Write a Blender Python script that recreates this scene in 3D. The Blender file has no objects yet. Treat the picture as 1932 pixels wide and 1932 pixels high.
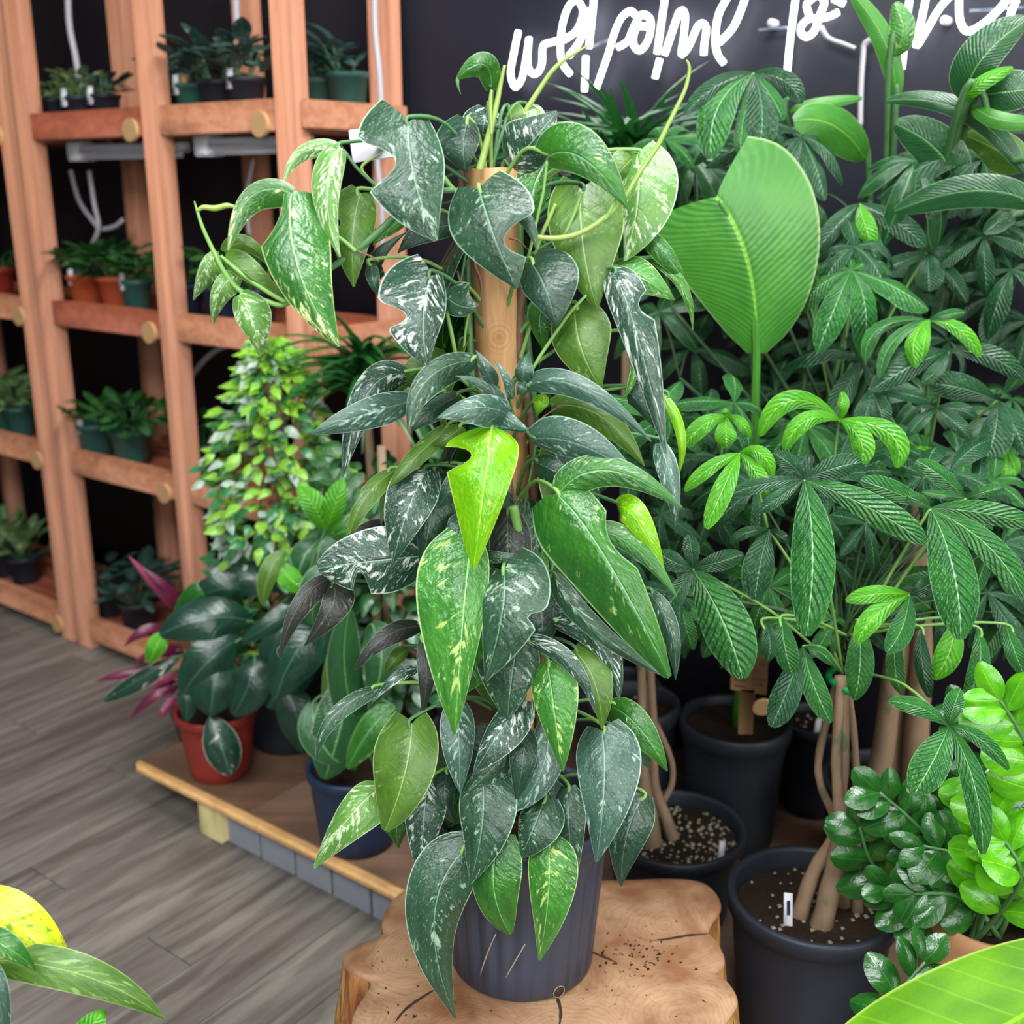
import bpy, math, random
from mathutils import Vector, Matrix, noise
random.seed(7)
R = math.radians
V = Vector
scene = bpy.context.scene
COL = scene.collection

# ---------------------------------------------------------------- camera
F = 2100.0                    # focal length in pixels of the 1932 px frame
PITCH = R(16.5)
CAM = V((0, 0, 1.6))
cam_data = bpy.data.cameras.new('camera')
cam = bpy.data.objects.new('camera', cam_data)
COL.objects.link(cam)
cam.location = CAM
cam.rotation_euler = (R(90) - PITCH, 0, 0)
cam_data.sensor_width = 36
cam_data.lens = 36 * F / 1932
cam_data.clip_start = 0.05
cam_data.dof.use_dof = True
cam_data.dof.focus_distance = 1.52
cam_data.dof.aperture_fstop = 3.6
scene.camera = cam

# ---------------------------------------------------------------- world, daylight, exposure
w = bpy.data.worlds.new('world')
scene.world = w
w.use_nodes = True
bg = w.node_tree.nodes['Background']
bg.inputs[0].default_value = (0.86, 0.93, 1.0, 1)
bg.inputs[1].default_value = 0.13


def area(name, loc, target, sx, sy, power, col):
    d = bpy.data.lights.new(name, 'AREA')
    d.shape = 'RECTANGLE'
    d.size, d.size_y, d.energy, d.color = sx, sy, power, col
    o = bpy.data.objects.new(name, d)
    COL.objects.link(o)
    o.location = loc
    o.rotation_euler = (V(target) - V(loc)).to_track_quat('-Z', 'Y').to_euler()
    return o


# shop window behind the camera; the other three area lamps are added
area('shop_window_light', (1.1, -2.7, 1.9), (0.0, 1.8, 1.0), 3.4, 2.0, 100, (0.96, 0.98, 1.0))
area('added_side_light', (3.3, -0.9, 1.9), (-0.6, 2.4, 1.1), 2.0, 1.8, 62, (1.0, 0.98, 0.94))  # unseen window, added to light the right faces of the posts
area('added_sheen_light', (-1.0, -0.9, 3.7), (0.1, 1.7, 1.0), 2.6, 1.2, 125, (0.94, 0.98, 1.0))  # added lamp high behind the camera, puts sheen on the leaves
area('added_top_light', (0.9, 1.1, 4.4), (0.3, 1.8, 0.9), 1.8, 1.2, 135, (0.97, 0.99, 1.0))  # added top lamp, lights upper faces and leaves the inner foliage darker
scene.view_settings.view_transform = 'Standard'
scene.view_settings.look = 'None'
scene.view_settings.gamma = 1
scene.view_settings.use_curve_mapping = False
scene.view_settings.exposure = 0.28

# ---------------------------------------------------------------- pixel -> place
SP, CP = math.sin(PITCH), math.cos(PITCH)


def ray(px, py):
    x, v = (px - 966) / F, (py - 966) / F
    return V((x, CP - v * SP, -(SP + v * CP)))


def PY(px, py, y):            # point at forward distance y
    d = ray(px, py)
    return CAM + d * (y / d.y)


def PZ(px, py, z):            # point on the level z
    d = ray(px, py)
    return CAM + d * ((z - CAM.z) / d.z)


def SD(s, d, z=0):            # wall coordinates: s along the wall, d towards it
    return V((0.8 * s + 0.6 * d, -0.6 * s + 0.8 * d, z))


def PD(px, py, d):            # point on the vertical plane at wall coordinate d
    r = ray(px, py)
    return CAM + r * (d / (0.6 * r.x + 0.8 * r.y))


def s_at(px, d):
    k = (px - 966) / F * CP
    return (k * 0.8 * d - 0.6 * d) / (0.8 + 0.6 * k)


CROPS = {'O': (0, 0, 1), 'A': (340, 80, 3.019), 'B': (780, 80, 3.019), 'C': (500, 660, 3.864), 'D': (820, 640, 3.864),
         'E': (500, 1000, 4.83), 'F': (780, 960, 3.715), 'G': (560, 1260, 2.76), 'N': (920, 0, 3.864),
         'T': (1420, 0, 3.773), 'H': (1292, 600, 3.019), 'I': (1292, 0, 3.019), 'J': (1432, 1200, 3.864),
         'K': (1332, 1500, 3.22), 'Q': (1500, 560, 4.472)}


def px_of(c, p):
    ox, oy, s = CROPS[c]
    return ox + p[0] / s, oy + p[1] / s


# ---------------------------------------------------------------- object helpers
def link(o, parent=None, root=None):
    COL.objects.link(o)
    if parent is not None:
        o.parent = parent
        if parent.type == 'EMPTY':
            o.matrix_parent_inverse = Matrix.Translation(-parent.location)
    return o


def thing(name, label, cat, loc, group=None):
    o = bpy.data.objects.new(name, None)
    o.location = loc
    o.empty_display_size = 0.05
    o['label'] = label
    o['category'] = cat
    if group:
        o['group'] = group
    return link(o)


def tag(o, label, cat, group=None):
    o['label'] = label
    o['category'] = cat
    if group:
        o['group'] = group
    return o


class MB:
    def __init__(self):
        self.v, self.f, self.uv = [], [], []

    def add(self, verts, faces, uvs=None):
        n = len(self.v)
        self.v += [tuple(p) for p in verts]
        self.f += [tuple(i + n for i in f) for f in faces]
        self.uv += list(uvs) if uvs else [(0.0, 0.0)] * len(verts)
        return self

    def box(self, c, ax, ay, az, bev=0.0):
        """box with centre c and half-extent vectors; bevelled along its edges when bev > 0"""
        c, ax, ay, az = V(c), V(ax), V(ay), V(az)
        if bev <= 0:
            vs = [c + ax * i + ay * j + az * k for i in (-1, 1) for j in (-1, 1) for k in (-1, 1)]
            return self.add(vs, [(0, 1, 3, 2), (4, 6, 7, 5), (0, 4, 5, 1), (2, 3, 7, 6), (0, 2, 6, 4), (1, 5, 7, 3)])
        vs, idx = [], {}
        la, lb, lc = ax.length, ay.length, az.length
        for i in (-1, 1):
            for j in (-1, 1):
                for k in (-1, 1):
                    for m in range(3):
                        a, b, e = 1 - bev / la, 1 - bev / lb, 1 - bev / lc
                        s = [a, b, e]
                        s[m] = 1
                        idx[i, j, k, m] = len(vs)
                        vs.append(c + ax * i * s[0] + ay * j * s[1] + az * k * s[2])
        fs = []
        for i in (-1, 1):
            fs.append([idx[i, j, k, 0] for j, k in ((-1, -1), (1, -1), (1, 1), (-1, 1))][::i])
            fs.append([idx[j, i, k, 1] for j, k in ((-1, -1), (1, -1), (1, 1), (-1, 1))][::-i])
            fs.append([idx[j, k, i, 2] for j, k in ((-1, -1), (1, -1), (1, 1), (-1, 1))][::i])
            for j in (-1, 1):
                fs.append([idx[i, j, -1, 0], idx[i, j, 1, 0], idx[i, j, 1, 1], idx[i, j, -1, 1]])
                fs.append([idx[i, -1, j, 0], idx[i, 1, j, 0], idx[i, 1, j, 2], idx[i, -1, j, 2]])
                fs.append([idx[-1, i, j, 1], idx[1, i, j, 1], idx[1, i, j, 2], idx[-1, i, j, 2]])
                for k in (-1, 1):
                    fs.append([idx[i, j, k, 0], idx[i, j, k, 1], idx[i, j, k, 2]])
        return self.add(vs, fs)

    def tube(self, pts, rad, n=8, cap=True):
        pts = [V(p) for p in pts]
        if not isinstance(rad, (list, tuple)):
            rad = [rad] * len(pts)
        vs, uvs, fs = [], [], []
        ref = None
        for i, p in enumerate(pts):
            t = (pts[min(i + 1, len(pts) - 1)] - pts[max(i - 1, 0)]).normalized()
            if ref is None:
                ref = t.orthogonal().normalized()
            ref = (ref - t * ref.dot(t)).normalized()
            b = t.cross(ref)
            for k in range(n):
                a = 2 * math.pi * k / n
                vs.append(p + (ref * math.cos(a) + b * math.sin(a)) * rad[i])
                uvs.append((k / n, i / max(1, len(pts) - 1)))
        for i in range(len(pts) - 1):
            for k in range(n):
                k2 = (k + 1) % n
                fs.append((i * n + k, i * n + k2, (i + 1) * n + k2, (i + 1) * n + k))
        if cap:
            fs.append(tuple(range(n - 1, -1, -1)))
            fs.append(tuple(range((len(pts) - 1) * n, len(pts) * n)))
        return self.add(vs, fs, uvs)

    def lathe(self, c, prof, n=32, mod=None, axis=None):
        """profile [(r, z)] turned about the vertical through c; mod(angle, r, z) changes r"""
        c = V(c)
        vs, fs, uvs = [], [], []
        for i, (r, z) in enumerate(prof):
            for k in range(n):
                a = 2 * math.pi * k / n
                rr = mod(a, r, z) if mod else r
                vs.append(c + V((rr * math.cos(a), rr * math.sin(a), z)))
                uvs.append((k / n, i / len(prof)))
        for i in range(len(prof) - 1):
            for k in range(n):
                k2 = (k + 1) % n
                fs.append((i * n + k, i * n + k2, (i + 1) * n + k2, (i + 1) * n + k))
        fs.append(tuple(range((len(prof) - 1) * n, len(prof) * n)))
        return self.add(vs, fs, uvs)

    def mesh(self, name, mat, smooth=True):
        me = bpy.data.meshes.new(name)
        me.from_pydata(self.v, [], self.f)
        uvl = me.uv_layers.new(name='UVMap')
        li = [0] * len(me.loops)
        me.loops.foreach_get('vertex_index', li)
        flat = []
        for i in li:
            flat += self.uv[i]
        uvl.data.foreach_set('uv', flat)
        if smooth:
            me.polygons.foreach_set('use_smooth', [True] * len(me.polygons))
        me.materials.append(mat)
        me.update()
        return me

    def build(self, name, mat, parent=None, smooth=True):
        return link(bpy.data.objects.new(name, self.mesh(name, mat, smooth)), parent)


def smooth_path(pts, n=6):
    """Catmull-Rom through the points"""
    pts = [V(p) for p in pts]
    out = []
    for i in range(len(pts) - 1):
        p0, p1, p2, p3 = pts[max(i - 1, 0)], pts[i], pts[i + 1], pts[min(i + 2, len(pts) - 1)]
        for k in range(n):
            t = k / n
            out.append(0.5 * ((2 * p1) + (p2 - p0) * t + (2 * p0 - 5 * p1 + 4 * p2 - p3) * t * t
                              + (3 * p1 - p0 - 3 * p2 + p3) * t ** 3))
    out.append(pts[-1])
    return out


# ---------------------------------------------------------------- materials
MATS = {}


class NT:
    def __init__(self, name, rough=0.5, spec=0.5):
        m = bpy.data.materials.new(name)
        m.use_nodes = True
        self.m, self.t = m, m.node_tree
        self.b = self.t.nodes['Principled BSDF']
        self.b.inputs['Roughness'].default_value = rough
        self.b.inputs['Specular IOR Level'].default_value = spec
        MATS[name] = m

    def n(self, kind, **kw):
        nd = self.t.nodes.new(kind)
        for k, v in kw.items():
            setattr(nd, k, v)
        return nd

    def l(self, a, b):
        self.t.links.new(a, b)

    def val(self, op, a, b=None, clamp=False):
        nd = self.n('ShaderNodeMath', operation=op, use_clamp=clamp)
        for i, x in enumerate((a, b)):
            if x is None:
                continue
            if isinstance(x, (int, float)):
                nd.inputs[i].default_value = x
            else:
                self.l(x, nd.inputs[i])
        return nd.outputs[0]

    def step(self, x, lo, hi):
        nd = self.n('ShaderNodeMapRange', interpolation_type='SMOOTHSTEP')
        self.l(x, nd.inputs[0])
        nd.inputs[1].default_value, nd.inputs[2].default_value = lo, hi
        return nd.outputs[0]

    def mix(self, fac, a, b):
        nd = self.n('ShaderNodeMix', data_type='RGBA')
        for s, x in ((nd.inputs[0], fac), (nd.inputs[6], a), (nd.inputs[7], b)):
            if isinstance(x, (int, float)):
                s.default_value = x
            elif isinstance(x, tuple):
                s.default_value = (*x, 1) if len(x) == 3 else x
            else:
                self.l(x, s)
        return nd.outputs[2]

    def noise(self, vec, scale, detail=3, rough=0.55, dist=0):
        nd = self.n('ShaderNodeTexNoise')
        if vec is not None:
            self.l(vec, nd.inputs['Vector'])
        nd.inputs['Scale'].default_value = scale
        nd.inputs['Detail'].default_value = detail
        nd.inputs['Roughness'].default_value = rough
        nd.inputs['Distortion'].default_value = dist
        return nd.outputs[0]

    def vec(self, x, y, z):
        nd = self.n('ShaderNodeCombineXYZ')
        for i, q in enumerate((x, y, z)):
            if isinstance(q, (int, float)):
                nd.inputs[i].default_value = q
            else:
                self.l(q, nd.inputs[i])
        return nd.outputs[0]

    def bump(self, h, strength, dist=0.002):
        nd = self.n('ShaderNodeBump')
        nd.inputs['Strength'].default_value = strength
        nd.inputs['Distance'].default_value = dist
        self.l(h, nd.inputs['Height'])
        self.l(nd.outputs[0], self.b.inputs['Normal'])

    def color(self, c):
        if isinstance(c, tuple):
            self.b.inputs['Base Color'].default_value = (*c, 1)
        else:
            self.l(c, self.b.inputs['Base Color'])


def hx(s):                    # sRGB hex -> linear
    c = [int(s[i:i + 2], 16) / 255 for i in (0, 2, 4)]
    return tuple(x / 12.92 if x <= 0.04045 else ((x + 0.055) / 1.055) ** 2.4 for x in c)


def plain(name, col, rough=0.5, var=0.15, scale=30, spec=0.5, bump=0.0, metal=0.0):
    t = NT(name, rough, spec)
    co = t.n('ShaderNodeTexCoord').outputs['Object']
    nz = t.noise(co, scale, 4)
    a = tuple(x * (1 - var) for x in col)
    b = tuple(min(1, x * (1 + var)) for x in col)
    t.color(t.mix(nz, a, b))
    t.b.inputs['Metallic'].default_value = metal
    if bump:
        t.bump(nz, bump, 0.004)
    return t.m


def leafmat(name, dark, dark2, light, amount, rib=None, edge=None, rough=0.35, veins=14, vb=0.25, speck=0.0,
            transl=0.25, spec=0.85, streak=3.0, ribw=0.02, half=0.0, veinc=0.0, sine=0.15):
    """leaf: UV u across (midrib at .5), v along; streaks and veins run forward from the midrib"""
    t = NT(name, rough, spec)
    uv = t.n('ShaderNodeUVMap').outputs[0]
    sep = t.n('ShaderNodeSeparateXYZ')
    t.l(uv, sep.inputs[0])
    u, v = sep.outputs[0], sep.outputs[1]
    su = t.val('SUBTRACT', t.val('MULTIPLY', u, 2.0), 1.0)
    au = t.val('ABSOLUTE', su)
    rnd = t.val('MULTIPLY', t.n('ShaderNodeObjectInfo').outputs['Random'], 60.0)
    ph = t.val('SUBTRACT', v, t.val('MULTIPLY', au, 0.22))
    big = t.noise(t.vec(t.val('MULTIPLY', su, 1.2), t.val('MULTIPLY', v, 2.0), rnd), 1.5, 2)
    col = t.mix(t.step(big, 0.35, 0.65), dark, dark2)
    if amount > 0:
        st = t.noise(t.vec(t.val('MULTIPLY', su, 0.9), t.val('MULTIPLY', ph, 5.5), rnd), streak, 5, 0.62, 0.3)
        patch = t.noise(t.vec(t.val('MULTIPLY', su, 1.1), t.val('MULTIPLY', v, 1.3), t.val('ADD', rnd, 17.0)), 1.6, 2)
        k = t.val('ADD', t.val('MULTIPLY', st, 0.65), t.val('MULTIPLY', patch, 0.35))
        lo = 0.63 - 0.22 * amount
        col = t.mix(t.step(k, lo, lo + 0.06), col, light)
    if speck > 0:
        sp = t.noise(t.vec(t.val('MULTIPLY', su, 1.0), t.val('MULTIPLY', ph, 3.0), rnd), 18, 3, 0.7)
        col = t.mix(t.val('MULTIPLY', t.step(sp, 0.60, 0.68), speck), col, light)
    # pale secondary veins
    wv = t.val('SINE', t.val('MULTIPLY', ph, veins * 2 * math.pi))
    if rib:
        fine = t.val('MULTIPLY', t.step(wv, 0.93, 1.0), veinc)
        col = t.mix(fine, col, rib)
        col = t.mix(t.val('SUBTRACT', 1.0, t.step(au, ribw * 0.5, ribw * 1.3)), col, rib)
    if edge:
        col = t.mix(t.step(au, 0.955, 0.985), col, edge)
    t.color(col)
    h = t.val('ADD', t.val('MULTIPLY', wv, sine), t.val('MULTIPLY', t.step(au, 0.0, 0.08), 0.8))
    h = t.val('ADD', h, t.val('MULTIPLY', t.noise(t.vec(t.val('MULTIPLY', su, 0.8), t.val('MULTIPLY', ph, 6.0), rnd), 3.0, 3), 2.2))
    h = t.val('ADD', h, t.val('MULTIPLY', t.noise(t.vec(su, t.val('MULTIPLY', v, 2.5), rnd), 6, 3), 1.6))
    t.bump(h, vb * 0.75, 0.007)
    if transl > 0:
        tr = t.n('ShaderNodeBsdfTranslucent')
        t.l(col, tr.inputs[0])
        mx = t.n('ShaderNodeMixShader')
        mx.inputs[0].default_value = transl
        t.l(t.b.outputs[0], mx.inputs[1])
        t.l(tr.outputs[0], mx.inputs[2])
        out = t.t.nodes['Material Output']
        t.l(mx.outputs[0], out.inputs[0])
    return t.m


# climbing-plant leaves
MARB = leafmat('leaf_marbled', hx('23472f'), hx('32593f'), hx('a4c4a8'), 0.30, hx('7fa684'), hx('a9cfae'), 0.36, 9, 0.30, 0.55)
SILV = leafmat('leaf_silver', hx('365a4a'), hx('466a58'), hx('a8c8b4'), 0.36, hx('86aa94'), hx('b4d4c2'), 0.38, 9, 0.28, 0.6)
WHIT = leafmat('leaf_white_marbled', hx('234633'), hx('305843'), hx('e3ece2'), 0.42, hx('8fbda0'), hx('cfe3cf'), 0.36, 9, 0.28, 0.7)
DARK = leafmat('leaf_dark', hx('1c3c2a'), hx('274d38'), hx('759a82'), 0.14, hx('5f8a6c'), hx('86ad90'), 0.34, 9, 0.3, 0.4)
BLAK = leafmat('leaf_brown_dark', hx('1d2a20'), hx('2d2a26'), hx('7b8a74'), 0.16, hx('5a6a54'), hx('8c9a7c'), 0.45, 9, 0.3, 0.3)  # dark leaves with a brownish tone
GREE = leafmat('leaf_green', hx('3a7f22'), hx('2a6a24'), hx('b9d67a'), 0.12, hx('8cc98a'), hx('a8d68c'), 0.27, 10, 0.4, 0.1)
LIGH = leafmat('leaf_light_green', hx('4c9634'), hx('39802c'), hx('c5e27e'), 0.33, hx('a8dc84'), hx('c9e79c'), 0.28, 11, 0.45, 0.1)
LIME = leafmat('leaf_lime', hx('8ccf10'), hx('74bf0a'), hx('d8f04a'), 0.25, hx('c6f03c'), hx('d8f25c'), 0.22, 9, 0.35, 0.05, transl=0.35)
OLIV = leafmat('leaf_underside_olive', hx('5f8a2c'), hx('4d7826'), hx('8fb45a'), 0.22, hx('a9cc68'), hx('b4cf84'), 0.42, 9, 0.2, 0.25, transl=0.35)
PALE = leafmat('leaf_pale_variegated', hx('6fa244'), hx('5b9440'), hx('d8ecc0'), 0.50, hx('c6e29c'), hx('dcedc4'), 0.34, 9, 0.25, 0.25, transl=0.3)
VARI = leafmat('leaf_cream_variegated', hx('377a24'), hx('2a6a24'), hx('e2eca0'), 0.36, hx('a8d68c'), hx('c4e08a'), 0.28, 10, 0.3, 0.2)
YELL = leafmat('leaf_yellow', hx('e2e81c'), hx('c8dc20'), hx('7fae1e'), 0.36, hx('f0f060'), hx('e8e850'), 0.35, 9, 0.2, 0.3, transl=0.3)
# other plants
PACH = leafmat('leaf_pachira', hx('35802f'), hx('2a6e32'), hx('9fd6a4'), 0.0, hx('9fdc94'), hx('6fb870'), 0.30, 13, 0.75, 0.0, ribw=0.032, veinc=0.14, sine=0.5)
PACD = leafmat('leaf_pachira_dark', hx('23592f'), hx('1d4c2c'), hx('9fd6a4'), 0.0, hx('6fae7c'), hx('4c8f5c'), 0.30, 13, 0.65, 0.0, ribw=0.032, veinc=0.14, sine=0.5)
PACL = leafmat('leaf_pachira_young', hx('5fbe1c'), hx('4aa81e'), hx('cdf07a'), 0.0, hx('b8ec5c'), hx('a4dc50'), 0.24, 10, 0.6, 0.0, ribw=0.032, veinc=0.14, sine=0.5, transl=0.3)
PARA = leafmat('leaf_paradise', hx('4f9c34'), hx('43902e'), hx('b9d67a'), 0.0, hx('8ed44a'), hx('9ab874'), 0.40, 26, 0.22, 0.0, ribw=0.03, veinc=0.05, sine=0.35, transl=0.3)
PARD = leafmat('leaf_paradise_dark', hx('2c6434'), hx('255830'), hx('b9d67a'), 0.0, hx('7fb868'), hx('9ab88c'), 0.30, 22, 0.3, 0.0, ribw=0.028, veinc=0.04, sine=0.35)
ZZLF = leafmat('leaf_glossy_dark', hx('1f5a20'), hx('2a6c22'), hx('b9d67a'), 0.0, hx('4f8f3c'), None, 0.2, 7, 0.12, 0.0)
ZZLL = leafmat('leaf_glossy_lime', hx('6cc41c'), hx('56ae1a'), hx('d6f070'), 0.0, hx('a8e04c'), None, 0.22, 7, 0.12, 0.0, transl=0.3)
RUBB = leafmat('leaf_rubber', hx('14382a'), hx('1b4632'), hx('d9dcc8'), 0.0, hx('4f8068'), None, 0.28, 12, 0.15, 0.0)
RUBV = leafmat('leaf_rubber_variegated', hx('16392c'), hx('234c3a'), hx('e0dccb'), 0.30, hx('6f9a80'), hx('d8d4c0'), 0.3, 12, 0.15, 0.0, streak=1.6)
PURP = leafmat('leaf_purple', hx('5e1638'), hx('7e2048'), hx('c0507c'), 0.15, hx('a03a66'), None, 0.35, 8, 0.15, 0.0)
PINK = leafmat('leaf_pink', hx('a63a64'), hx('8e2c56'), hx('d87aa0'), 0.2, hx('c86a90'), None, 0.35, 8, 0.15, 0.0)
BIGL = leafmat('leaf_big_lime', hx('568f08'), hx('6ca80c'), hx('d6f070'), 0.0, hx('8cc020'), hx('9cbc50'), 0.48, 9, 0.14, 0.0, ribw=0.03, transl=0.25, spec=0.25, veinc=0.35)  # lime base colour stands in for sunlight on this leaf
GRAS = leafmat('leaf_grass', hx('2c6a2c'), hx('2a7034'), hx('6fa870'), 0.0, hx('5c9a5c'), None, 0.3, 3, 0.1, 0.0)
HERB = leafmat('leaf_herb', hx('2f6a2c'), hx('27562a'), hx('9fc070'), 0.2, hx('6fa860'), None, 0.4, 7, 0.2, 0.0)
HERV = leafmat('leaf_herb_variegated', hx('5d8a48'), hx('4c7440'), hx('c8cfa0'), 0.45, hx('a8c080'), None, 0.4, 7, 0.2, 0.0)
HERD = leafmat('leaf_herb_grey', hx('33544a'), hx('2c4a40'), hx('8fa898'), 0.25, hx('7a9a8a'), None, 0.4, 7, 0.2, 0.0)
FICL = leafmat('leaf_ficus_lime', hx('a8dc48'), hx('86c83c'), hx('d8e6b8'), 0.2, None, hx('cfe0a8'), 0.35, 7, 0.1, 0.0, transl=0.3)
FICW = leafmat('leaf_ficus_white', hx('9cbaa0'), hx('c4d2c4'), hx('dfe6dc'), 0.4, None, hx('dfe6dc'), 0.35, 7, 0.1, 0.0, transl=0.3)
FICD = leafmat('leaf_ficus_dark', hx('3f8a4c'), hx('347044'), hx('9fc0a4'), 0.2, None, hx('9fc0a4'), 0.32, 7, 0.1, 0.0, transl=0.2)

STEM = plain('stem_green', hx('7fae58'), 0.42, 0.25, 60)
STEMD = plain('stem_dark_green', hx('4d7a48'), 0.45, 0.3, 60)
STEMY = plain('stem_yellow_green', hx('96b058'), 0.4, 0.2, 60)
STEMK = plain('stem_deep_green', hx('35502f'), 0.55, 0.3, 60)  # deeper green for petioles and branches
BROWN = plain('stem_brown', hx('7a5a48'), 0.6, 0.3, 80)
TRUNK = None


def wood(name, c1, c2, c3, axis='Z', rough=0.6, scale=9.0):
    t = NT(name, rough, 0.3)
    co = t.n('ShaderNodeTexCoord').outputs['Object']
    mp = t.n('ShaderNodeMapping')
    sc = {'Z': (1, 1, 0.05), 'X': (0.05, 1, 1), 'Y': (1, 0.05, 1)}[axis]
    mp.inputs['Scale'].default_value = sc
    t.l(co, mp.inputs[0])
    g = t.noise(mp.outputs[0], scale * 4, 4, 0.6, 0.4)
    g2 = t.noise(mp.outputs[0], scale * 18, 2)
    col = t.mix(t.step(g, 0.35, 0.65), c1, c2)
    col = t.mix(t.val('MULTIPLY', t.step(g2, 0.55, 0.75), 0.4), col, c3)
    t.color(col)
    t.bump(g2, 0.12, 0.002)
    return t.m


CEDAR = wood('cedar_post', hx('bb8062'), hx('a87054'), hx('8e573f'))
CEDAR2 = wood('cedar_rail', hx('b27858'), hx('9e6446'), hx('7a4832'), 'X')
CEDARD = wood('cedar_rail_red', hx('9a5238'), hx('8a4630'), hx('6a3424'), 'X')
POLEW = None
PLYTOP = wood('plywood_top', hx('6e503c'), hx('5c4232'), hx('463024'), 'X', 0.5, 4)
PLYEDGE = wood('plywood_edge', hx('c79a62'), hx('b58850'), hx('8a6438'), 'X', 0.6, 6)
PINE = wood('pine_block', hx('c9bb86'), hx('b8a870'), hx('988a58'))
CONCR = plain('concrete_block', hx('8d9098'), 0.85, 0.12, 25, bump=0.2)
BLACKPOT = plain('black_nursery_pot', hx('252a33'), 0.5, 0.15, 14, 0.4)
SLATEPOT = plain('slate_nursery_pot', hx('384050'), 0.42, 0.2, 10, 0.5, 0.03)
TERRA = plain('terracotta_pot', hx('b1502f'), 0.75, 0.12, 20, 0.2)
REDPOT = plain('red_plastic_pot', hx('8e2c26'), 0.5, 0.1, 20)
GREENPOT = plain('green_plastic_pot', hx('2c5a52'), 0.5, 0.12, 20)
NAVYPOT = plain('navy_plastic_pot', hx('1e2e4a'), 0.5, 0.12, 20)
SOIL = plain('potting_soil', hx('2d231c'), 0.95, 0.6, 160, 0.1, 0.6)
WHITEP = plain('white_plastic', hx('d4d2d8'), 0.45, 0.04, 10)
CORD = plain('white_cord', hx('b5b1b6'), 0.5, 0.05, 10)
TAGW = plain('wood_tag', hx('c49a6a'), 0.6, 0.12, 40)
GREENTAPE = plain('green_tape', hx('0e8a4a'), 0.4, 0.1, 40)
TEALTAPE = plain('teal_tape', hx('0f8a80'), 0.4, 0.1, 40)
INK = plain('burnt_ink', hx('3a2214'), 0.8, 0.1, 40)
TANPOT = plain('tan_planter', hx('b08058'), 0.6, 0.15, 20)
PEBBLE = plain('soil_perlite', hx('a59a86'), 0.9, 0.3, 60)

# ================================================================ THE ROOM
U3, N3, Z3 = V((0.8, -0.6, 0)), V((0.6, 0.8, 0)), V((0, 0, 1))


def struct(o):
    o['kind'] = 'structure'
    return o


def sbox(mb, s0, s1, d0, d1, z0, z1, bev=0.0):
    return mb.box(SD((s0 + s1) / 2, (d0 + d1) / 2, (z0 + z1) / 2), U3 * ((s1 - s0) / 2), N3 * ((d1 - d0) / 2), Z3 * ((z1 - z0) / 2), bev)


# floor: vinyl planks that run towards the wall
t = NT('floor_plank', 0.5, 0.4)
co = t.n('ShaderNodeTexCoord').outputs['Object']
mp = t.n('ShaderNodeMapping')
mp.inputs['Rotation'].default_value = (0, 0, R(-53.13))
mp2 = t.n('ShaderNodeMapping')
mp2.inputs['Scale'].default_value = (0.16, 1.6, 1)
rn = t.n('ShaderNodeObjectInfo').outputs['Random']
off = t.n('ShaderNodeVectorMath', operation='ADD')
t.l(co, off.inputs[0])
t.l(t.vec(t.val('MULTIPLY', rn, 9.0), t.val('MULTIPLY', rn, 23.0), 0.0), off.inputs[1])
t.l(off.outputs[0], mp.inputs[0])
t.l(mp.outputs[0], mp2.inputs[0])
g = t.noise(mp2.outputs[0], 18, 5, 0.6, 0.6)
g2 = t.noise(mp2.outputs[0], 5, 3)
c = t.mix(t.step(g, 0.3, 0.7), hx('5c544d'), hx('8b847b'))
c = t.mix(t.val('MULTIPLY', t.step(g2, 0.4, 0.65), 0.55), c, hx('4c433d'))
c = t.mix(t.val('MULTIPLY', rn, 0.35), c, hx('7d7870'))
t.color(c)
t.bump(g, 0.1, 0.002)
FLOORM = t.m
FLOORB = plain('floor_gap', hx('2c2622'), 0.9, 0.1, 10)
floor = struct(sbox(MB(), -6.6, 3, -3, 2.48, -0.06, -0.004).build('floor', FLOORB))
pw, pl = 0.152, 1.22
pm = MB().box((0, 0, -0.004), U3 * (pw / 2 - 0.0012), N3 * (pl / 2 - 0.0012), Z3 * 0.004, 0.0012).mesh('plank', FLOORM, False)
k = 0
for i in range(-42, -1):
    s = i * pw
    off_ = (i * 0.41) % 1.22
    for j in range(-1, 4):
        d0 = j * pl + off_ - 0.6
        lo_, hi_ = d0 - pl / 2, min(d0 + pl / 2, 2.478)
        if d0 < -1.0 or hi_ - lo_ < 0.04 or s < -6.52:
            continue
        me_ = pm
        if hi_ < d0 + pl / 2 - 1e-4:        # plank cut at the wall
            ln = hi_ - lo_
            me_ = MB().box((0, 0, -0.004), U3 * (pw / 2 - 0.0012), N3 * (ln / 2 - 0.0012), Z3 * 0.004, 0.0012).mesh('plank', FLOORM, False)
            d0 = (lo_ + hi_) / 2
        o = bpy.data.objects.new('plank', me_)
        o.location = SD(s, d0, 0)
        link(o, floor)

t = NT('wall_navy_paint', 0.6, 0.35)
co = t.n('ShaderNodeTexCoord').outputs['Object']
nz = t.noise(co, 3, 3)
t.color(t.mix(nz, hx('191822'), hx('22232f')))
t.bump(t.noise(co, 120, 2), 0.05, 0.001)
WALLM = t.m
struct(sbox(MB(), -6.6, 3, 2.48, 2.6, 0, 3.6).build('wall_back', WALLM))
struct(sbox(MB(), -6.72, -6.6, -3, 2.6, 0, 3.6).build('wall_left', WALLM))

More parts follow.
